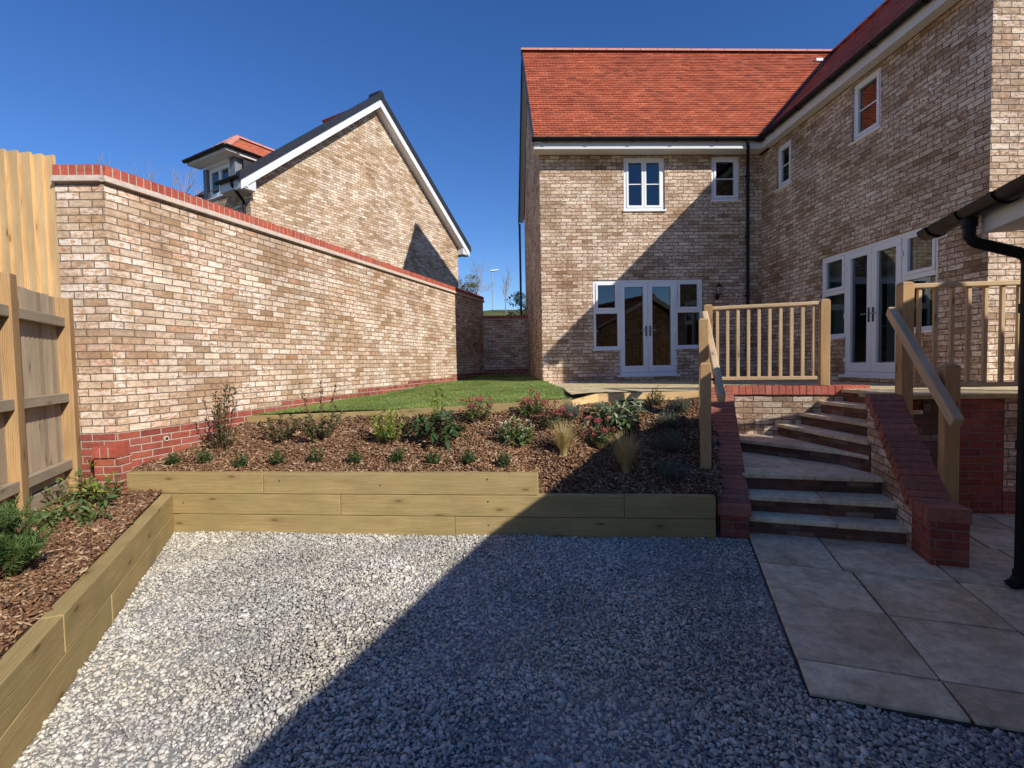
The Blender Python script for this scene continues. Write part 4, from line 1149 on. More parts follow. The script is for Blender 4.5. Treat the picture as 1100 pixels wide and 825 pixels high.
for s, z in ((3.62, .54), (3.62, .33), (3.62, .11), (5.05, .33), (5.05, .12), (5.06, .25), (5.5, .28), (1.6, .52), (.6, .3), (2.6, .48)):
    p = Vector(fpt(s, .003, z)); m.tube([p - FN*.006, p + FN*.002], .008, 8)
f(m.build('screw', m_metal, t))
LD = Vector((.3810, -.9246, 0)); LN = Vector((.9246, .3810, 0)); LO = Vector((LB0[0], LB0[1] - .0, 0))
def lpt(s, n, z): p = LO + LD*s + LN*n; return (p.x, p.y, z)
lw = (-2.6, 3.5, 0); t = thing('sleeper_wall', 'timber sleeper edging running towards the viewer beside the narrow side bed', 'retaining wall', loc=lw); f = fixer(lw)
for z0, joints in ((-.015, [0, 1.9, 5.2]), (.187, [.0, 2.62, 5.2])):
    for s0, s1 in zip(joints, joints[1:]):
        m = MB(); j = rng.uniform(-.003, .003)
        m.beam(lpt(s0 + .0015, -.05 + j, z0 + .099), lpt(s1 - .0015, -.05 + j, z0 + .099), .10, .198, side=LN)
        f(m.build('sleeper', m_sleeper, t, bevel=.006))
# lawn and patio edging
lw = (-1.2, 6.4, .9); t = thing('timber_edging', 'low pale timber edging between the lawn and the bark bed', 'edging', loc=lw); f = fixer(lw)
ed = [(-3.26, 6.69), (-1.2, 6.40), (.95, 6.09)]
for (xa, ya), (xb, yb) in zip(ed, ed[1:]):
    m = MB(); za = lawn_z(xa, ya) - .09; zb = lawn_z(xb, yb) - .095
    m.beam((xa, ya - .03, za), (xb, yb - .03, zb), .05, .19); f(m.build('board', m_sleeper, t, bevel=.004))
for pa, pb in (((.95, 6.08), (1.38, 6.56)), ((1.38, 6.56), (2.74, 6.33))):
    m = MB(); za, zb = (1.03, 1.075) if pa[0] < 1 else (1.075, 1.10)
    m.beam((*pa, za), (*pb, zb), .05, .20); f(m.build('board', m_yboard, t, bevel=.004))

# ------------------------------------------------------------------ fences
FA = -22.6
def fence(P1, P2, label, ends=2):
    A = Vector((*P1, 0)); Bv = Vector((*P2, 0)); d = (Bv - A).normalized(); n = Vector((d.y, -d.x, 0)); L = (Bv - A).length
    lw = (*P1, .4); t = thing('fence_panel', label, 'fence', loc=lw); f = fixer(lw)
    ang = math.degrees(math.atan2(d.x, d.y))
    for P, z, w in ((P1, 2.36, .11), (P2, 2.30, .15))[:ends]:
        m = MB(); m.post(P[0], P[1], .25, z, w, .11, ang); f(m.build('post', m_post, t, bevel=.006))
    m = MB(); s = .06
    while s < L - .06:
        w = .098; a = A + d*s - n*.036; c = A + d*min(L - .055, s + w + .012) - n*.0235
        z1 = 2.30 + rng.uniform(-.006, .006); off = rng.uniform(0, 40)
        th = .018
        q = [a, c, c - n*th, a - n*.006]
        m.hexa([Vector((p.x, p.y, .60)) for p in q] + [Vector((p.x, p.y, z1)) for p in q], grain=True, off=off); s += w*.82
    f(m.build('feather_boards', m_weath, t))
    for z in (2.07, 1.36, .73):
        m = MB(); p0 = A + d*.055 + n*.012; p1 = Bv - d*.055 + n*.012
        m.beam((p0.x, p0.y, z), (p1.x, p1.y, z), .06, .085, side=n); f(m.build('rail', m_wrail, t, bevel=.004))
    m = MB(); p0 = A + d*.06 - n*.01; p1 = Bv - d*.06 - n*.01; m.beam((p0.x, p0.y, .50), (p1.x, p1.y, .50), .03, .17, side=n); f(m.build('gravel_board', m_weath, t))
    return t
fence((-3.70, 3.93), (-4.07, 4.86), 'weathered fence panel nearest the brick wall, between two pine posts')
fence((-3.02, 2.22), (-3.70, 3.93), 'weathered fence panel continuing towards the viewer beyond the left edge', 1)
fence((-2.34, .51), (-3.02, 2.22), 'weathered fence panel beside the viewer, furthest from the brick wall', 1)
lw = (-4.8, 5.17, 1); t = thing('tall_fence', 'tall fresh yellow board fence rising behind the weathered fence', 'fence', loc=lw); f = fixer(lw)
m = MB(); x = -4.285
while x > -6.6:
    w = rng.uniform(.10, .125); z1 = 3.735 + (-4.28 - x)*.14 + rng.uniform(-.008, .008); off = rng.uniform(0, 60)
    q = [(x - w - .012, 5.152), (x, 5.122), (x, 5.148), (x - w - .012, 5.158)]
    m.hexa([(*p, .9) for p in q] + [(*p, z1) for p in q], grain=True, off=off); x -= w
f(m.build('feather_boards', m_yboard, t))
for z in (1.4, 2.4, 3.3):
    m = MB(); m.beam((-6.5, 5.19, z), (-4.3, 5.19, z), .06, .09); f(m.build('rail', m_yboard, t))

# ------------------------------------------------------------------ balustrades and handrails
def balustrade(label, PA, PB, zA, zB, zbot, nb, ang, baseA, baseB, bw=.037, pw=.105):
    A, Bv = Vector((*PA, 0)), Vector((*PB, 0)); d = (Bv - A).normalized(); L = (Bv - A).length
    lw = (*PA, zbot); t = thing('balustrade', label, 'balustrade', loc=lw); f = fixer(lw)
    for P, z, bs in ((PA, zA, baseA), (PB, zB, baseB)):
        m = MB(); m.post(P[0], P[1], bs, z, pw, pw, ang, dome=.03); f(m.build('post', m_post, t, bevel=.006))
    a, c = A + d*pw/2, Bv - d*pw/2
    zt = min(zA, zB) - .045
    m = MB(); m.beam((a.x, a.y, zt), (c.x, c.y, zt), .075, .045); f(m.build('top_rail', m_rail, t, bevel=.008))
    m = MB(); m.beam((a.x, a.y, zbot + .10), (c.x, c.y, zbot + .10), .07, .045); f(m.build('bottom_rail', m_rail, t, bevel=.006))
    for i in range(nb):
        s = pw/2 + (L - pw)*(i + .5)/nb; p = A + d*s
        m = MB(); m.post(p.x, p.y, zbot + .123, zt - .0235, bw, bw, ang); f(m.build('baluster', m_rail, t, bevel=.004))
    return t
balustrade('sunlit pine balustrade on the red coped landing wall', (2.87, 6.50), (4.13, 6.02), 2.335, 2.325, 1.25, 10, G, .95, 1.253)
balustrade('pine balustrade above the red retaining wall at the right edge', (3.99, 4.655), (6.25, 4.32), 2.315, 2.315, 1.215, 15, 8.5, .03, 1.0, bw=.033)
def handrail(label, p0, p1, posts, ang):
    lw = (posts[0][0], posts[0][1], posts[0][2]); t = thing('handrail', label, 'handrail', loc=lw); f = fixer(lw)
    m = MB(); m.beam(p0, p1, .07, .095); f(m.build('rail', m_topr, t, bevel=.012))
    for x, y, zb, zt in posts:
        m = MB(); m.post(x, y, zb, zt, .105, .105, ang, dome=.028); f(m.build('post', m_post, t, bevel=.006))
        # metal fixing between post and rail
        P0, P1 = Vector(p0), Vector(p1); k = (y - P0.y)/(P1.y - P0.y); q = P0.lerp(P1, k); w = MB(); w.tube([(x, y, q.z), (q.x, q.y, q.z)], .012, 8); f(w.build('fixing', m_verge, t))
handrail('sloping timber handrail on two pine posts, left of the steps', (2.79, 6.42, 2.20), (2.15, 4.58, 1.235), [(2.135, 4.9, .40, 1.575), (2.42, 5.6, .7, 2.075)], 22)
handrail('sloping timber handrail on one pine post, right of the steps', (3.885, 4.70, 2.045), (3.46, 3.55, 1.09), [(3.71, 3.88, .03, 1.53)], G)

# ------------------------------------------------------------------ scattered ground cover
def rot_mats(n, tilt):
    """random yaw then limited tilt"""
    yaw = nr.uniform(0, 2*np.pi, n); tx = nr.normal(0, tilt, n); ty = nr.normal(0, tilt, n)
    cz, sz = np.cos(yaw), np.sin(yaw); cx, sx = np.cos(tx), np.sin(tx); cy, sy = np.cos(ty), np.sin(ty)
    Z = np.zeros((n, 3, 3)); Z[:, 0, 0] = cz; Z[:, 0, 1] = -sz; Z[:, 1, 0] = sz; Z[:, 1, 1] = cz; Z[:, 2, 2] = 1
    X = np.zeros((n, 3, 3)); X[:, 0, 0] = 1; X[:, 1, 1] = cx; X[:, 1, 2] = -sx; X[:, 2, 1] = sx; X[:, 2, 2] = cx
    Y = np.zeros((n, 3, 3)); Y[:, 1, 1] = 1; Y[:, 0, 0] = cy; Y[:, 0, 2] = sy; Y[:, 2, 0] = -sy; Y[:, 2, 2] = cy
    return X @ Y @ Z
def scatter(name, P, shapes, F, size, tilt, mat):
    """P (n,3); shapes (k,m,3) variants; size (n,3)"""
    n = len(P); S = shapes[nr.integers(0, len(shapes), n)] * size[:, None, :]
    V = np.einsum('nij,nmj->nmi', rot_mats(n, tilt), S) + P[:, None, :]
    m = shapes.shape[1]; FF = F[None] + (np.arange(n)*m)[:, None, None]
    return bulk(name, V.reshape(-1, 3), FF.reshape(-1, F.shape[1]), mat)
ph = (1 + 5**.5)/2
ico = np.array([(-1, ph, 0), (1, ph, 0), (-1, -ph, 0), (1, -ph, 0), (0, -1, ph), (0, 1, ph), (0, -1, -ph), (0, 1, -ph), (ph, 0, -1), (ph, 0, 1), (-ph, 0, -1), (-ph, 0, 1)], float)
ico /= np.linalg.norm(ico[0])
icoF = np.array([(0,11,5),(0,5,1),(0,1,7),(0,7,10),(0,10,11),(1,5,9),(5,11,4),(11,10,2),(10,7,6),(7,1,8),(3,9,4),(3,4,2),(3,2,6),(3,6,8),(3,8,9),(4,9,5),(2,4,11),(6,2,10),(8,6,7),(9,8,1)])
var = np.array([ico*nr.uniform(.62, 1.15, (12, 1)) + nr.normal(0, .06, (12, 3)) for _ in range(24)])
def jgrid(x0, x1, y0, y1, sp):
    X, Y = np.meshgrid(np.arange(x0, x1, sp), np.arange(y0, y1, sp)); p = np.stack([X.ravel(), Y.ravel()], 1)
    return p + nr.uniform(-.55, .55, p.shape)*sp
def gcoords(p):
    d = p - np.array(SA); return d @ np.array(E1), d @ np.array(E2)
def gravel_pts(sp):
    p = jgrid(-3.3, 4.2, .7, 5.0, sp); a, b_ = gcoords(p)
    keep = (p[:, 1] < 4.47 - .1317*(p[:, 0] - .387) - .004) & (p[:, 0] > LB0[0] + .412*(LB0[1] - p[:, 1]) + .004) & ((a < -.012) | (b_ < -2.152)) & ~((a > -.26) & (b_ > .03))
    return p[keep]
Pg = gravel_pts(.0136); n = len(Pg); r = np.clip(nr.lognormal(math.log(.0090), .38, n), .004, .022)
und = .006*np.sin(Pg[:, 0]*3.1 + Pg[:, 1]*1.7) + .004*np.sin(Pg[:, 1]*6 - Pg[:, 0]*4)
Pz = np.concatenate([Pg, (nr.uniform(.0, .016, n) + und)[:, None]], 1)
size = np.stack([r*nr.uniform(1.0, 1.5, n), r*nr.uniform(.75, 1.1, n), r*nr.uniform(.45, .8, n)], 1)
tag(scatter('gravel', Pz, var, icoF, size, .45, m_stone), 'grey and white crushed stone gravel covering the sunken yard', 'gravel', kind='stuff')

# bark chips
bx = np.array([(-1, -1, -1), (1, -.8, -1), (1, .8, -1), (-1, 1, -1), (-1, -1, 1), (1, -.8, 1), (1, .8, 1), (-1, 1, 1)], float)
chips = []
for _ in range(20):
    b_ = bx.copy(); b_[:, 0] += nr.uniform(-.35, .35, 8); b_[:, 1] *= nr.uniform(.5, 1.2, 8); b_[:, 2] += nr.uniform(-.6, .6, 8) + .8*nr.uniform(-1, 1)*b_[:, 0]**2*nr.choice([1, -1]); chips.append(b_*.5)
chips = np.array(chips)
bxF = np.array([(0, 3, 2, 1), (4, 5, 6, 7), (0, 1, 5, 4), (1, 2, 6, 5), (2, 3, 7, 6), (3, 0, 4, 7)])
def bedpts(sp):
    p = jgrid(-3.75, 2.7, 4.1, 6.8, sp); out = []
    for x, y in p:
        lo = Ff(x) + .105; hi = Fb(x) - .06
        ro = .1 if x > 1.6 else 0
        if not (lo < y < hi) or x < wall_x(y) + .01: continue
        sx = 2.235 - .245 + (y - 4.235)*DL[0]/DL[1]
        if x > sx: continue
        out.append((x, y, mulch_z(x, y)))
    return np.array(out)
def sidepts(sp):
    p = jgrid(-4.5, -1.7, 1.4, 5.0, sp); out = []
    for x, y in p:
        if x > lt_x(y) - .108 or x < lt_x(y) - 1.02 or y > Ff(x) - .01: continue
        if -3.91 < x < -3.66 and y > 4.92: continue
        out.append((x, y, lmulch(x, y)))
    return np.array(out)
def barkmesh(name, P, label):
    n = len(P); l = np.clip(nr.lognormal(math.log(.030), .45, n), .012, .085)
    size = np.stack([l, np.clip(l*nr.uniform(.28, .6, n), .006, .028), nr.uniform(.004, .009, n)], 1)
    P = P + np.stack([np.zeros(n), np.zeros(n), nr.uniform(.0, .022, n)], 1)
    tag(scatter(name, P, chips, bxF, size, .38, m_bark), label, 'bark mulch', kind='stuff')
barkmesh('bark_mulch', np.concatenate([bedpts(.021), bedpts(.028)]), 'reddish brown bark chips covering the raised planting bed')
barkmesh('bark_mulch', np.concatenate([sidepts(.019), sidepts(.026)]), 'reddish brown bark chips in the narrow side bed along the fence')

# lawn blades
def lawn_blades(N):
    k = nr.uniform(0, 1, N); t = nr.uniform(0, 1, N)**1.35
    y0 = 6.72 - k*.62; y = y0 + (15.05 - y0)*t
    P = []
    for yy, kk in zip(y, k):
        x = wall_x(yy)*(1 - kk) + lawn_right(yy)*kk; P.append((x, yy, lawn_z(x, yy)))
    P = np.array(P); n = N
    h = nr.uniform(.010, .024, n)*(1 + .25*np.sin(P[:, 0]*5 + P[:, 1]*3)); w = nr.uniform(.0025, .0045, n); a = nr.uniform(0, 2*np.pi, n)
    lx_, ly_ = nr.normal(0, .016, n), nr.normal(0, .016, n)
    dx, dy = np.cos(a)*w, np.sin(a)*w
    A = P + np.stack([-dx, -dy, -.004*np.ones(n)], 1); Bq = P + np.stack([dx, dy, -.004*np.ones(n)], 1)
    M1 = P + np.stack([lx_*.4 + dx*.6, ly_*.4 + dy*.6, h*.6], 1); T = P + np.stack([lx_, ly_, h], 1)
    V = np.stack([A, Bq, M1, T], 1).reshape(-1, 3); F = (np.array([[0, 1, 2, 3]])[None] + (np.arange(n)*4)[:, None, None]).reshape(-1, 4)
    return bulk('grass', V, F, m_grass)
tag(lawn_blades(190000), 'short green lawn turf on the upper level', 'grass', kind='stuff')
# rough grass along the bank top
n = 6000; x = nr.uniform(-5, 5, n); y = nr.uniform(22, 34, n); z = 3.6 + (np.clip(y, 23, 30) - 23)*.146 + .1
V = np.stack([np.stack([x - .03, y, z - .3], 1), np.stack([x + .03, y, z - .3], 1), np.stack([x + nr.normal(0, .06, n), y, z + nr.uniform(.0, .18, n)], 1)], 1).reshape(-1, 3)
tag(bulk('rough_grass', V, np.arange(3*n).reshape(-1, 3), m_grass), 'rough grass along the top of the bank beyond the end wall', 'grass', kind='stuff')

# ------------------------------------------------------------------ plants
LT = [(0, 0, 0), (.32, -1, .10), (.36, 0, -.02), (.32, 1, .10), (.70, -.82, .10), (.72, 0, -.02), (.70, .82, .10), (1, 0, 0)]
LF = np.array([(0, 1, 2), (0, 2, 3), (1, 4, 5), (1, 5, 2), (2, 5, 6), (2, 6, 3), (4, 7, 5), (5, 7, 6)])
class Leaves:
    def __init__(self): self.d = []
    def add(self, p, d, L, W, droop=.25): self.d.append((p, d, L, W, droop))
    def build(self, name, mat, parent, local):
        n = len(self.d); P = np.array([tuple(q[0]) for q in self.d]) ; D = np.array([tuple(q[1]) for q in self.d]); D /= np.linalg.norm(D, axis=1)[:, None]
        L = np.array([q[2] for q in self.d]); W = np.array([q[3] for q in self.d]); dr = np.array([q[4] for q in self.d])
        up = np.tile(np.array([0, 0, 1.0]), (n, 1)) + nr.normal(0, .35, (n, 3))
        side = np.cross(D, up); side /= np.linalg.norm(side, axis=1)[:, None] + 1e-9; nn = np.cross(side, D)
        T = np.array(LT); V = P[:, None, :] + D[:, None, :]*(T[None, :, 0, None]*L[:, None, None]) + side[:, None, :]*(T[None, :, 1, None]*(W/2)[:, None, None])
        V = V + nn[:, None, :]*(T[None, :, 2, None]*W[:, None, None]*1.6); V[:, :, 2] -= (T[None, :, 0]**2)*(L*dr)[:, None]
        F = (LF[None] + (np.arange(n)*8)[:, None, None]).reshape(-1, 3)
        return bulk(name, V.reshape(-1, 3), F, mat, parent)
def V3(*a): return Vector(a)
def shoot(h, spread, az, bend=.5, n=7, base=.02, jit=.01):
    """from the plant base outwards and up"""
    o = V3(math.cos(az), math.sin(az), 0); pts = []
    for i in range(n + 1):
        t = i/n
        pts.append(o*(base*(1 - t) + spread*(t**(1 - bend*.6))) + V3(0, 0, h*(t**(1 + bend*.25))) + V3(rng.gauss(0, jit), rng.gauss(0, jit), 0)*t)
    return pts
def along(pts, t):
    k = t*(len(pts) - 1); i = min(int(k), len(pts) - 2); f = k - i
    return pts[i].lerp(pts[i+1], f), (pts[i+1] - pts[i]).normalized()
def leaf_dir(ax, phi, ang):
    s = ax.cross(V3(.31, .17, 1)); 
    if s.length < 1e-4: s = V3(1, 0, 0)
    s.normalize(); w = ax.cross(s)
    return ax*math.cos(ang) + (s*math.cos(phi) + w*math.sin(phi))*math.sin(ang)
def plant(name, label, cat, pos, group, kinds, stem=m_stem):
    """kinds: list of dict(n, h, spread, bend, leaves, L, W, ang, t0, mat, part, whorl, tips)"""
    t = thing(name, label, cat, group, loc=pos, rz=rng.uniform(0, 6.28)); st = MB(); groups = {}
    for kd in kinds:
        for i in range(kd['n']):
            az = i*2.39996 + rng.uniform(-.4, .4); q = ((i + .5)/kd['n'])**.5 if kd.get('fill', True) else rng.uniform(.8, 1)
            sp = kd['spread']*q*rng.uniform(.8, 1.15); h = rng.uniform(*kd['h'])*(1 - .35*q**2 if kd.get('dome', True) else 1)
            pts = shoot(h, sp, az, kd.get('bend', .5), jit=kd.get('jit', .01))
            if kd.get('stem', .003): st.tube(pts, [kd.get('stem', .003)*(1 - .6*j/len(pts)) for j in range(len(pts))], 4, cap=False)
            lv = groups.setdefault((kd.get('part', 'foliage'), kd['mat'].name), (Leaves(), kd['mat']))[0]
            for j in range(kd['leaves']):
                tt = kd.get('t0', .2) + (1 - kd.get('t0', .2))*((j + rng.random()*.6)/kd['leaves'])
                p, ax = along(pts, min(1, tt)); a = kd.get('ang', .9)*rng.uniform(.7, 1.25)
                if kd.get('whorl') and j >= kd['leaves']*.35: p, ax = along(pts, rng.uniform(.92, 1)); a = kd['ang']*rng.uniform(.6, 1.3)
                L = kd['L']*rng.uniform(.65, 1.2)
                lv.add(p, leaf_dir(ax, j*2.4 + rng.uniform(-.4, .4), a), L, kd['W']*L/kd['L'], kd.get('droop', .2))
            if kd.get('tips'):
                tm, cnt, rad, bl = kd['tips']; tv = groups.setdefault(('flower_buds', tm.name), (Leaves(), tm))[0]; p, ax = along(pts, 1)
                for _ in range(cnt):
                    o = V3(rng.gauss(0, 1), rng.gauss(0, 1), abs(rng.gauss(0, 1))).normalized()*rad*rng.uniform(.3, 1)
                    tv.add(p + o + V3(0, 0, rad*.3), o + V3(0, 0, rad*.6), bl, bl*.6, 0)
    if st.v: st.build('stems', stem, t)
    for (pn, _), (lv, mat) in groups.items(): lv.build(pn, mat, t, True)
    return t
ords = ['first', 'second', 'third', 'fourth', 'fifth', 'sixth', 'seventh', 'eighth', 'ninth', 'tenth']
boxes = [(-3.423, 5.421), (-3.053, 5.338), (-2.607, 5.201), (-2.242, 5.216), (-1.846, 5.181), (-1.426, 5.117), (-.98, 5.073), (-.619, 4.999), (-.258, 4.921), (.084, 4.811)]
for i, (x, y) in enumerate(boxes):
    y -= .06; s = rng.uniform(.85, 1.15); side = 'leftmost, near the brick wall' if i == 0 else 'rightmost, above the end of the top timber' if i == 9 else ords[i] + ' from the left end of the row'
    plant('box_seedling', 'tiny box plant in the front row, ' + side, 'shrub', (x, y, mulch_z(x, y)), 'row of box plants along the front timber',
          [dict(n=13, h=(.10*s, .19*s), spread=.075*s, leaves=16, L=.030, W=.017, ang=.85, t0=.15, mat=m_lbox, stem=.002)])
def at(x, y): return (x, y, mulch_z(x, y) - .005)
plant('photinia', 'upright dark shrub with reddish tips against the brick wall at the left of the bed', 'shrub', at(-3.07, 5.68), None,
      [dict(n=8, h=(.40, .74), spread=.17, bend=.1, leaves=24, L=.062, W=.024, ang=.8, t0=.15, mat=m_lolive, stem=.005, dome=False), dict(n=5, h=(.55, .74), spread=.2, bend=.1, leaves=7, L=.05, W=.018, ang=.6, t0=.75, mat=m_lred, stem=.004, dome=False),
       dict(n=10, h=(.15, .3), spread=.22, leaves=16, L=.05, W=.02, ang=.9, mat=m_lolive)])
plant('photinia', 'wide loose shrub with thin red stems and olive leaves in front of the lawn edging', 'shrub', at(-2.02, 5.76), None,
      [dict(n=12, h=(.2, .48), spread=.38, bend=.3, leaves=26, L=.06, W=.028, ang=.9, t0=.2, mat=m_lolive, stem=.004), dict(n=5, h=(.5, .70), spread=.27, bend=.1, leaves=9, L=.055, W=.022, ang=.7, t0=.6, mat=m_lred, stem=.004, dome=False)])
plant('photinia', 'low dark sparse shrub just left of the wide loose red stemmed shrub', 'shrub', at(-2.50, 5.86), None,
      [dict(n=12, h=(.16, .36), spread=.28, leaves=22, L=.055, W=.027, ang=.9, mat=m_lolive, stem=.004)])
plant('euonymus', 'bright yellow green upright shrub in the middle of the bed', 'shrub', at(-1.20, 5.52), None,
      [dict(n=20, h=(.28, .50), spread=.2, bend=.3, leaves=22, L=.058, W=.019, ang=.65, t0=.2, mat=m_llime, stem=.003), dict(n=8, h=(.12, .22), spread=.16, leaves=14, L=.05, W=.02, mat=m_lmid)])
plant('skimmia', 'small dark leaved shrub half hidden behind the yellow green shrub', 'shrub', at(-.98, 5.88), None,
      [dict(n=9, h=(.16, .28), spread=.17, leaves=13, L=.06, W=.022, mat=m_lolive)])
plant('rhododendron', 'large shrub with whorls of long dark leaves and pale upright shoots', 'shrub', at(-.62, 5.48), None,
      [dict(n=22, h=(.16, .40), spread=.27, leaves=12, L=.135, W=.040, ang=1.05, t0=.5, whorl=True, droop=.35, mat=m_lrhod, stem=.005), dict(n=4, h=(.46, .60), spread=.12, bend=.1, leaves=16, L=.075, W=.022, ang=.65, t0=.6, mat=m_llime, stem=.004, dome=False)])
red = lambda nm, lab, x, y, s, mt=m_lmid: plant(nm, lab, 'shrub', at(x, y), 'red budded shrubs',
      [dict(n=18, h=(.15*s, .34*s), spread=.19*s, leaves=14, L=.07*s, W=.024*s, ang=.95, t0=.3, mat=mt, stem=.004, tips=(m_pink, 22, .042*s, .022))])
red('skimmia', 'red topped shrub at the lawn edge right of the large dark leaved shrub', -.215, 5.94, 1.0)
red('skimmia', 'red topped shrub standing highest, against the timber edging at the lawn corner', .46, 5.97, .95)
red('skimmia', 'dusky red topped shrub touching the grey mound', .69, 5.72, 1.0, m_lolive)
red('skimmia', 'pink topped shrub with dark leaves on the edge of the shadow', 1.16, 5.39, .95, m_lrhod)
plant('pieris', 'dense dark green shrub with cream bud tips in the middle right of the bed', 'shrub', at(.235, 5.35), None,
      [dict(n=24, h=(.12, .30), spread=.23, leaves=15, L=.075, W=.024, ang=.9, t0=.3, mat=m_lmid, stem=.004, tips=(m_cream, 8, .03, .02))])
plant('hebe', 'pale grey green mound at the corner of the lawn', 'shrub', at(.92, 5.86), None,
      [dict(n=60, h=(.18, .30), spread=.14, leaves=22, L=.026, W=.008, ang=.8, t0=.2, mat=m_lgrey, stem=.002)])
def tuft(name, label, x, y, h, sp, nb):
    t = thing(name, label, 'grass plant', loc=at(x, y)); V = []; F = []
    for i in range(nb):
        az = rng.uniform(0, 6.28); hh_ = h*rng.uniform(.55, 1.08); s = sp*rng.uniform(.25, 1.15); w = rng.uniform(.0012, .0026); o = V3(math.cos(az), math.sin(az), 0); sd = V3(-o.y, o.x, 0)
        b_ = len(V); r0 = rng.uniform(0, .035)
        for j in range(6):
            k = j/5; p = o*(r0 + s*k**1.6) + V3(0, 0, hh_*(k**.85) - .35*s*k**3); ww = w*(1 - .8*k); V += [tuple(p - sd*ww), tuple(p + sd*ww)]
        for j in range(5): F.append((b_ + 2*j, b_ + 2*j + 1, b_ + 2*j + 3, b_ + 2*j + 2))
    bulk('blades', V, F, m_straw, t); return t
tuft('ornamental_grass', 'straw coloured tuft of feathery grass in the sun', .73, 5.17, .40, .20, 700)
tuft('ornamental_grass', 'straw coloured tuft of feathery grass in the shade', 1.31, 4.88, .44, .22, 700)
plant('rhododendron', 'broad shrub with pale edged leaves near the patio edge', 'shrub', at(1.42, 5.76), None,
      [dict(n=26, h=(.18, .42), spread=.34, leaves=11, L=.125, W=.036, ang=1.0, t0=.45, whorl=True, droop=.3, mat=m_lpale, stem=.005), dict(n=10, h=(.15, .3), spread=.3, leaves=8, L=.12, W=.04, ang=1.0, t0=.4, whorl=True, mat=m_lmid, stem=.005)])
plant('hebe', 'small dark upright shrub at the back of the bed by the patio step', 'shrub', at(2.05, 6.20), None,
      [dict(n=22, h=(.18, .30), spread=.13, bend=.2, leaves=18, L=.035, W=.012, ang=.6, t0=.15, mat=m_lrhod, stem=.003)])
lav = lambda lab, x, y, s: plant('lavender', lab, 'shrub', at(x, y), 'grey green lavender mounds beside the handrail posts',
      [dict(n=70, h=(.14*s, .27*s), spread=.16*s, bend=.7, leaves=22, L=.04, W=.0055, ang=.55, t0=.15, mat=m_llav, stem=.0018)])
lav('grey lavender mound standing tallest, next to the handrail post at the back', 2.28, 5.98, .9)
lav('grey lavender mound behind the two shaded ones, at the edge of the sunlight', 2.05, 5.70, .95)
lav('grey lavender mound in the middle of the shaded corner of the bed', 1.89, 5.20, 1.05)
lav('grey lavender mound in the shade closest to the low timber', 1.71, 4.68, 1.0)
# side bed
ls_ = lambda x, y: (x, y, lmulch(x, y) - .005)
plant('leucothoe', 'arching shrub with glossy green leaves at the foot of the yellow fence post', 'shrub', ls_(-3.60, 4.50), None,
      [dict(n=14, h=(.14, .36), spread=.30, bend=.8, leaves=16, L=.09, W=.028, ang=.9, t0=.2, droop=.35, mat=m_lmid, stem=.005), dict(n=5, h=(.25, .42), spread=.2, bend=.5, leaves=12, L=.08, W=.024, ang=.8, t0=.4, mat=m_llime, stem=.004)])
plant('leucothoe', 'low arching shrub with glossy green leaves in front of the fence', 'shrub', ls_(-3.36, 3.93), None,
      [dict(n=12, h=(.06, .22), spread=.28, bend=.9, leaves=16, L=.09, W=.026, ang=.95, t0=.2, droop=.35, mat=m_lmid, stem=.005)])
# dwarf pine
t = thing('dwarf_pine', 'bushy dark green dwarf pine in the side bed at the left edge', 'shrub', loc=ls_(-2.97, 2.82)); st = MB(); nv = Leaves()
for i in range(52):
    az = i*2.4 + rng.uniform(-.3, .3); q = ((i + .5)/52)**.5; pts = shoot(rng.uniform(.27, .46)*(1 - .45*q**2), .33*q*rng.uniform(.85, 1.1), az, .6, 9, .03, .012)
    st.tube(pts, [.008*(1 - .7*j/10) for j in range(10)], 5, cap=False)
    twigs = [pts[3:]]
    for k in range(9):
        p, ax = along(pts, rng.uniform(.3, .95)); d = (leaf_dir(ax, rng.uniform(0, 6.28), .8) + V3(0, 0, .5)).normalized(); l = rng.uniform(.06, .13); tw = [p, p + d*l*.5, p + d*l + V3(0, 0, l*.15)]; st.tube(tw, [.003, .0025, .0015], 4, cap=False); twigs.append(tw)
    for tw in twigs:
        for j in range(56):
            p, ax = along(tw, rng.uniform(.15, 1)); nv.add(p, leaf_dir(ax, rng.uniform(0, 6.28), rng.uniform(.35, .95)), rng.uniform(.035, .065), .0040, .05)
st.build('stems', m_stem, t); nv.build('needles', m_lpine, t, True)

# ------------------------------------------------------------------ beyond the wall
def bare_tree(label, pos, h, spread, name='bare_tree', levels=5, r0=.09, seed=1, up=.55):
    q = random.Random(seed); t = thing(name, label, 'tree', loc=pos); tr = MB(); cr = MB()
    def rec(p, d, l, r, lv):
        pts = [p]; 
        for i in range(3):
            d = (d + V3(q.gauss(0, .12), q.gauss(0, .12), q.gauss(0, .06) + .05)).normalized(); pts.append(pts[-1] + d*l/3)
        (tr if lv == levels else cr).tube(pts, [r, r*.85, r*.7, r*.55], 6 if lv > 3 else 4, cap=False)
        if lv == 0: return
        nb = q.choice([3, 4]) if lv < levels else 6
        for i in range(nb):
            k = q.uniform(.45, 1) if lv < levels else q.uniform(.4, 1); b_, ax = along(pts, k)
            nd = leaf_dir(ax, q.uniform(0, 6.28), q.uniform(.35, .85)*spread); nd = (nd + V3(0, 0, up*.3)).normalized()
            rec(b_, nd, l*q.uniform(.5, .75), r*.5, lv - 1)
    rec(V3(0, 0, 0), V3(0, 0, 1), h*.5, r0, levels)
    tr.build('trunk', m_bark2, t); cr.build('crown', m_bark2, t); return t
bare_tree('bare pale twigged tree beyond the end of the garden wall beside the neighbour house', (-.95, 28, 4.2), 3.0, 1.0, seed=4, r0=.045)
bare_tree('slender bare sapling on the bank near the street lamp', (.72, 25, 4.1), 2.2, .35, 'bare_sapling', 3, .03, seed=9, up=1.2)
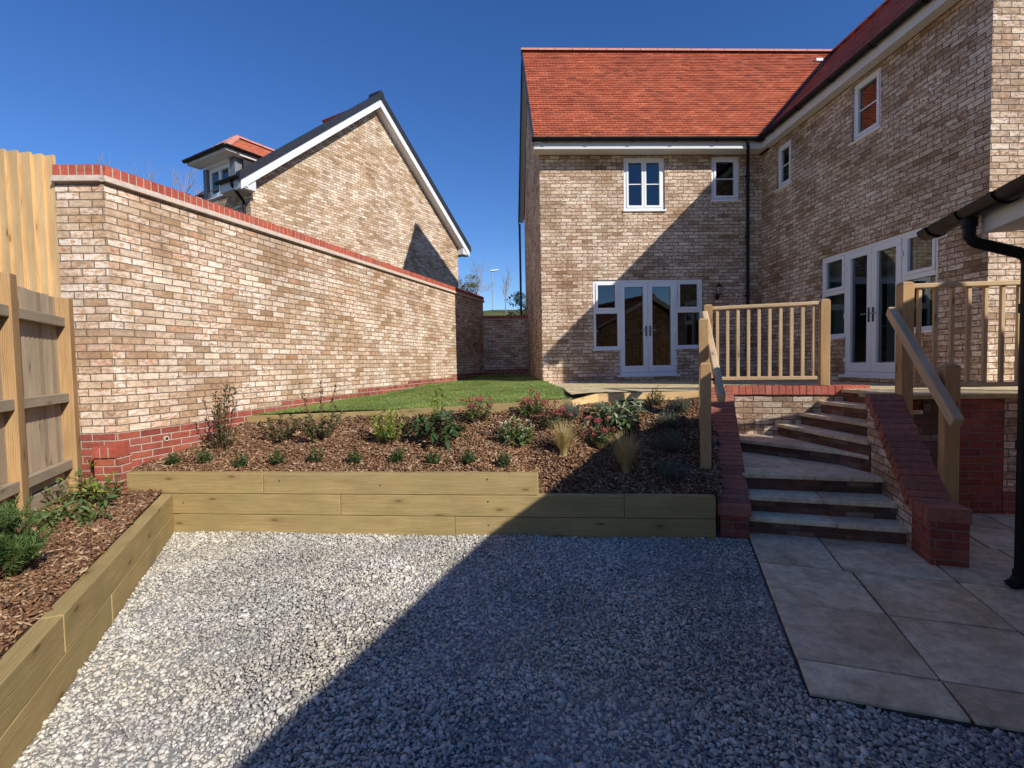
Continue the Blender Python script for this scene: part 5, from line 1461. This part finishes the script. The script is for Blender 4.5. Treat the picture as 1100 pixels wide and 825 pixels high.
bare_tree('bare twiggy tree top showing left of the neighbour house dormer', (-17.2, 27, 1.0), 12.2, .9, seed=12, r0=.22)
def leafy(name, label, pos, w, h, mat, n, L):
    t = thing(name, label, 'shrub', loc=pos); st = MB(); lv = Leaves(); r_ = random.Random(n)
    st.tube([V3(0, 0, -.4), V3(.02, 0, h*.4), V3(0, .03, h*.8)], [.05, .035, .015], 6)
    cl = [(V3(r_.gauss(0, w*.26), r_.gauss(0, w*.26), h*r_.uniform(.12, .95)), r_.uniform(.12, .26)*w) for _ in range(26)]
    for i in range(n):
        c, rr = r_.choice(cl); d = V3(r_.gauss(0, 1), r_.gauss(0, 1), r_.gauss(0, 1)).normalized(); lv.add(c + d*rr*r_.uniform(.6, 1.05), d + V3(0, 0, .3), L*r_.uniform(.6, 1.3), L*.45, .2)
    st.build('trunk', m_bark2, t); lv.build('crown', mat, t, True)
leafy('golden_conifer', 'golden green bush against the neighbour house beyond the wall', (-1.42, 24.5, 4.25), 1.2, 1.55, m_lgold, 1900, .10)
leafy('evergreen_bush', 'dark evergreen bush on the bank half hidden by the house corner', (1.22, 20.5, 2.6), .95, 2.0, m_ldark, 1600, .10)
t = thing('street_lamp', 'thin pale street lamp column on the bank against the sky', 'street lamp', loc=(.09, 46, 4.6))
m = MB(); m.tube([V3(0, 0, -.5), V3(0, 0, 1.2)], .11, 10); m.build('base', m_lampm, t)
m = MB(); m.tube([V3(0, 0, 1.2), V3(0, 0, 5.5)], [.05, .035], 10); m.tube([V3(0, 0, 5.5), V3(.25, -.05, 5.62)], .04, 8); m.build('column', m_lampm, t)
m = MB(); m.hexa([(-.18, -.16, 5.52), (.62, -.16, 5.60), (.62, .16, 5.60), (-.18, .16, 5.52), (-.12, -.10, 5.66), (.56, -.10, 5.73), (.56, .10, 5.73), (-.12, .10, 5.66)]); m.build('lamp_head', m_fascia, t, bevel=.02)

# ------------------------------------------------------------------ camera, sun, sky
cam = bpy.data.cameras.new('camera'); co = bpy.data.objects.new('camera', cam); col.objects.link(co); sc.camera = co
fpx = 531.0; cam.sensor_fit = 'HORIZONTAL'; cam.sensor_width = 36; cam.lens = 36*fpx/1100; cam.clip_start = .05; cam.clip_end = 2000
yaw = math.atan(20/531); pit = R(2.36); rol = R(1.1)
fw = Vector((math.sin(yaw)*math.cos(pit), math.cos(yaw)*math.cos(pit), -math.sin(pit)))
rt = Vector((math.cos(yaw), -math.sin(yaw), 0)); up = rt.cross(fw)
rt2 = rt*math.cos(rol) - up*math.sin(rol); up2 = up*math.cos(rol) + rt*math.sin(rol)
M = Matrix((rt2, up2, -fw)).transposed().to_4x4(); M.translation = Vector((0, 0, 1.6)); co.matrix_world = M

sd = Vector((4.52, -5.09, 4.46)).normalized()
L = bpy.data.lights.new('sun', 'SUN'); L.energy = SUN; L.angle = R(.55); L.color = (1.0, .965, .91)
lo = bpy.data.objects.new('sun', L); col.objects.link(lo); lo.rotation_euler = (-sd).to_track_quat('-Z', 'Y').to_euler()
w = bpy.data.worlds.new('World'); sc.world = w; w.use_nodes = True
nt = w.node_tree; bg = nt.nodes['Background']; sk = nt.nodes.new('ShaderNodeTexSky'); sk.sky_type = 'NISHITA'; sk.sun_disc = False
sk.sun_elevation = math.asin(sd.z); sk.sun_rotation = math.atan2(sd.x, sd.y); sk.altitude = 0; sk.air_density = AIR; sk.dust_density = DUST; sk.ozone_density = OZ
hs = nt.nodes.new('ShaderNodeHueSaturation'); hs.inputs['Saturation'].default_value = SAT; hs.inputs['Hue'].default_value = .512; nt.links.new(sk.outputs[0], hs.inputs['Color']); nt.links.new(hs.outputs[0], bg.inputs[0]); bg.inputs[1].default_value = SKY
sc.view_settings.view_transform = 'Standard'; sc.view_settings.look = 'None'; sc.view_settings.exposure = 0
sc.cycles.max_bounces = 8; sc.cycles.transparent_max_bounces = 12
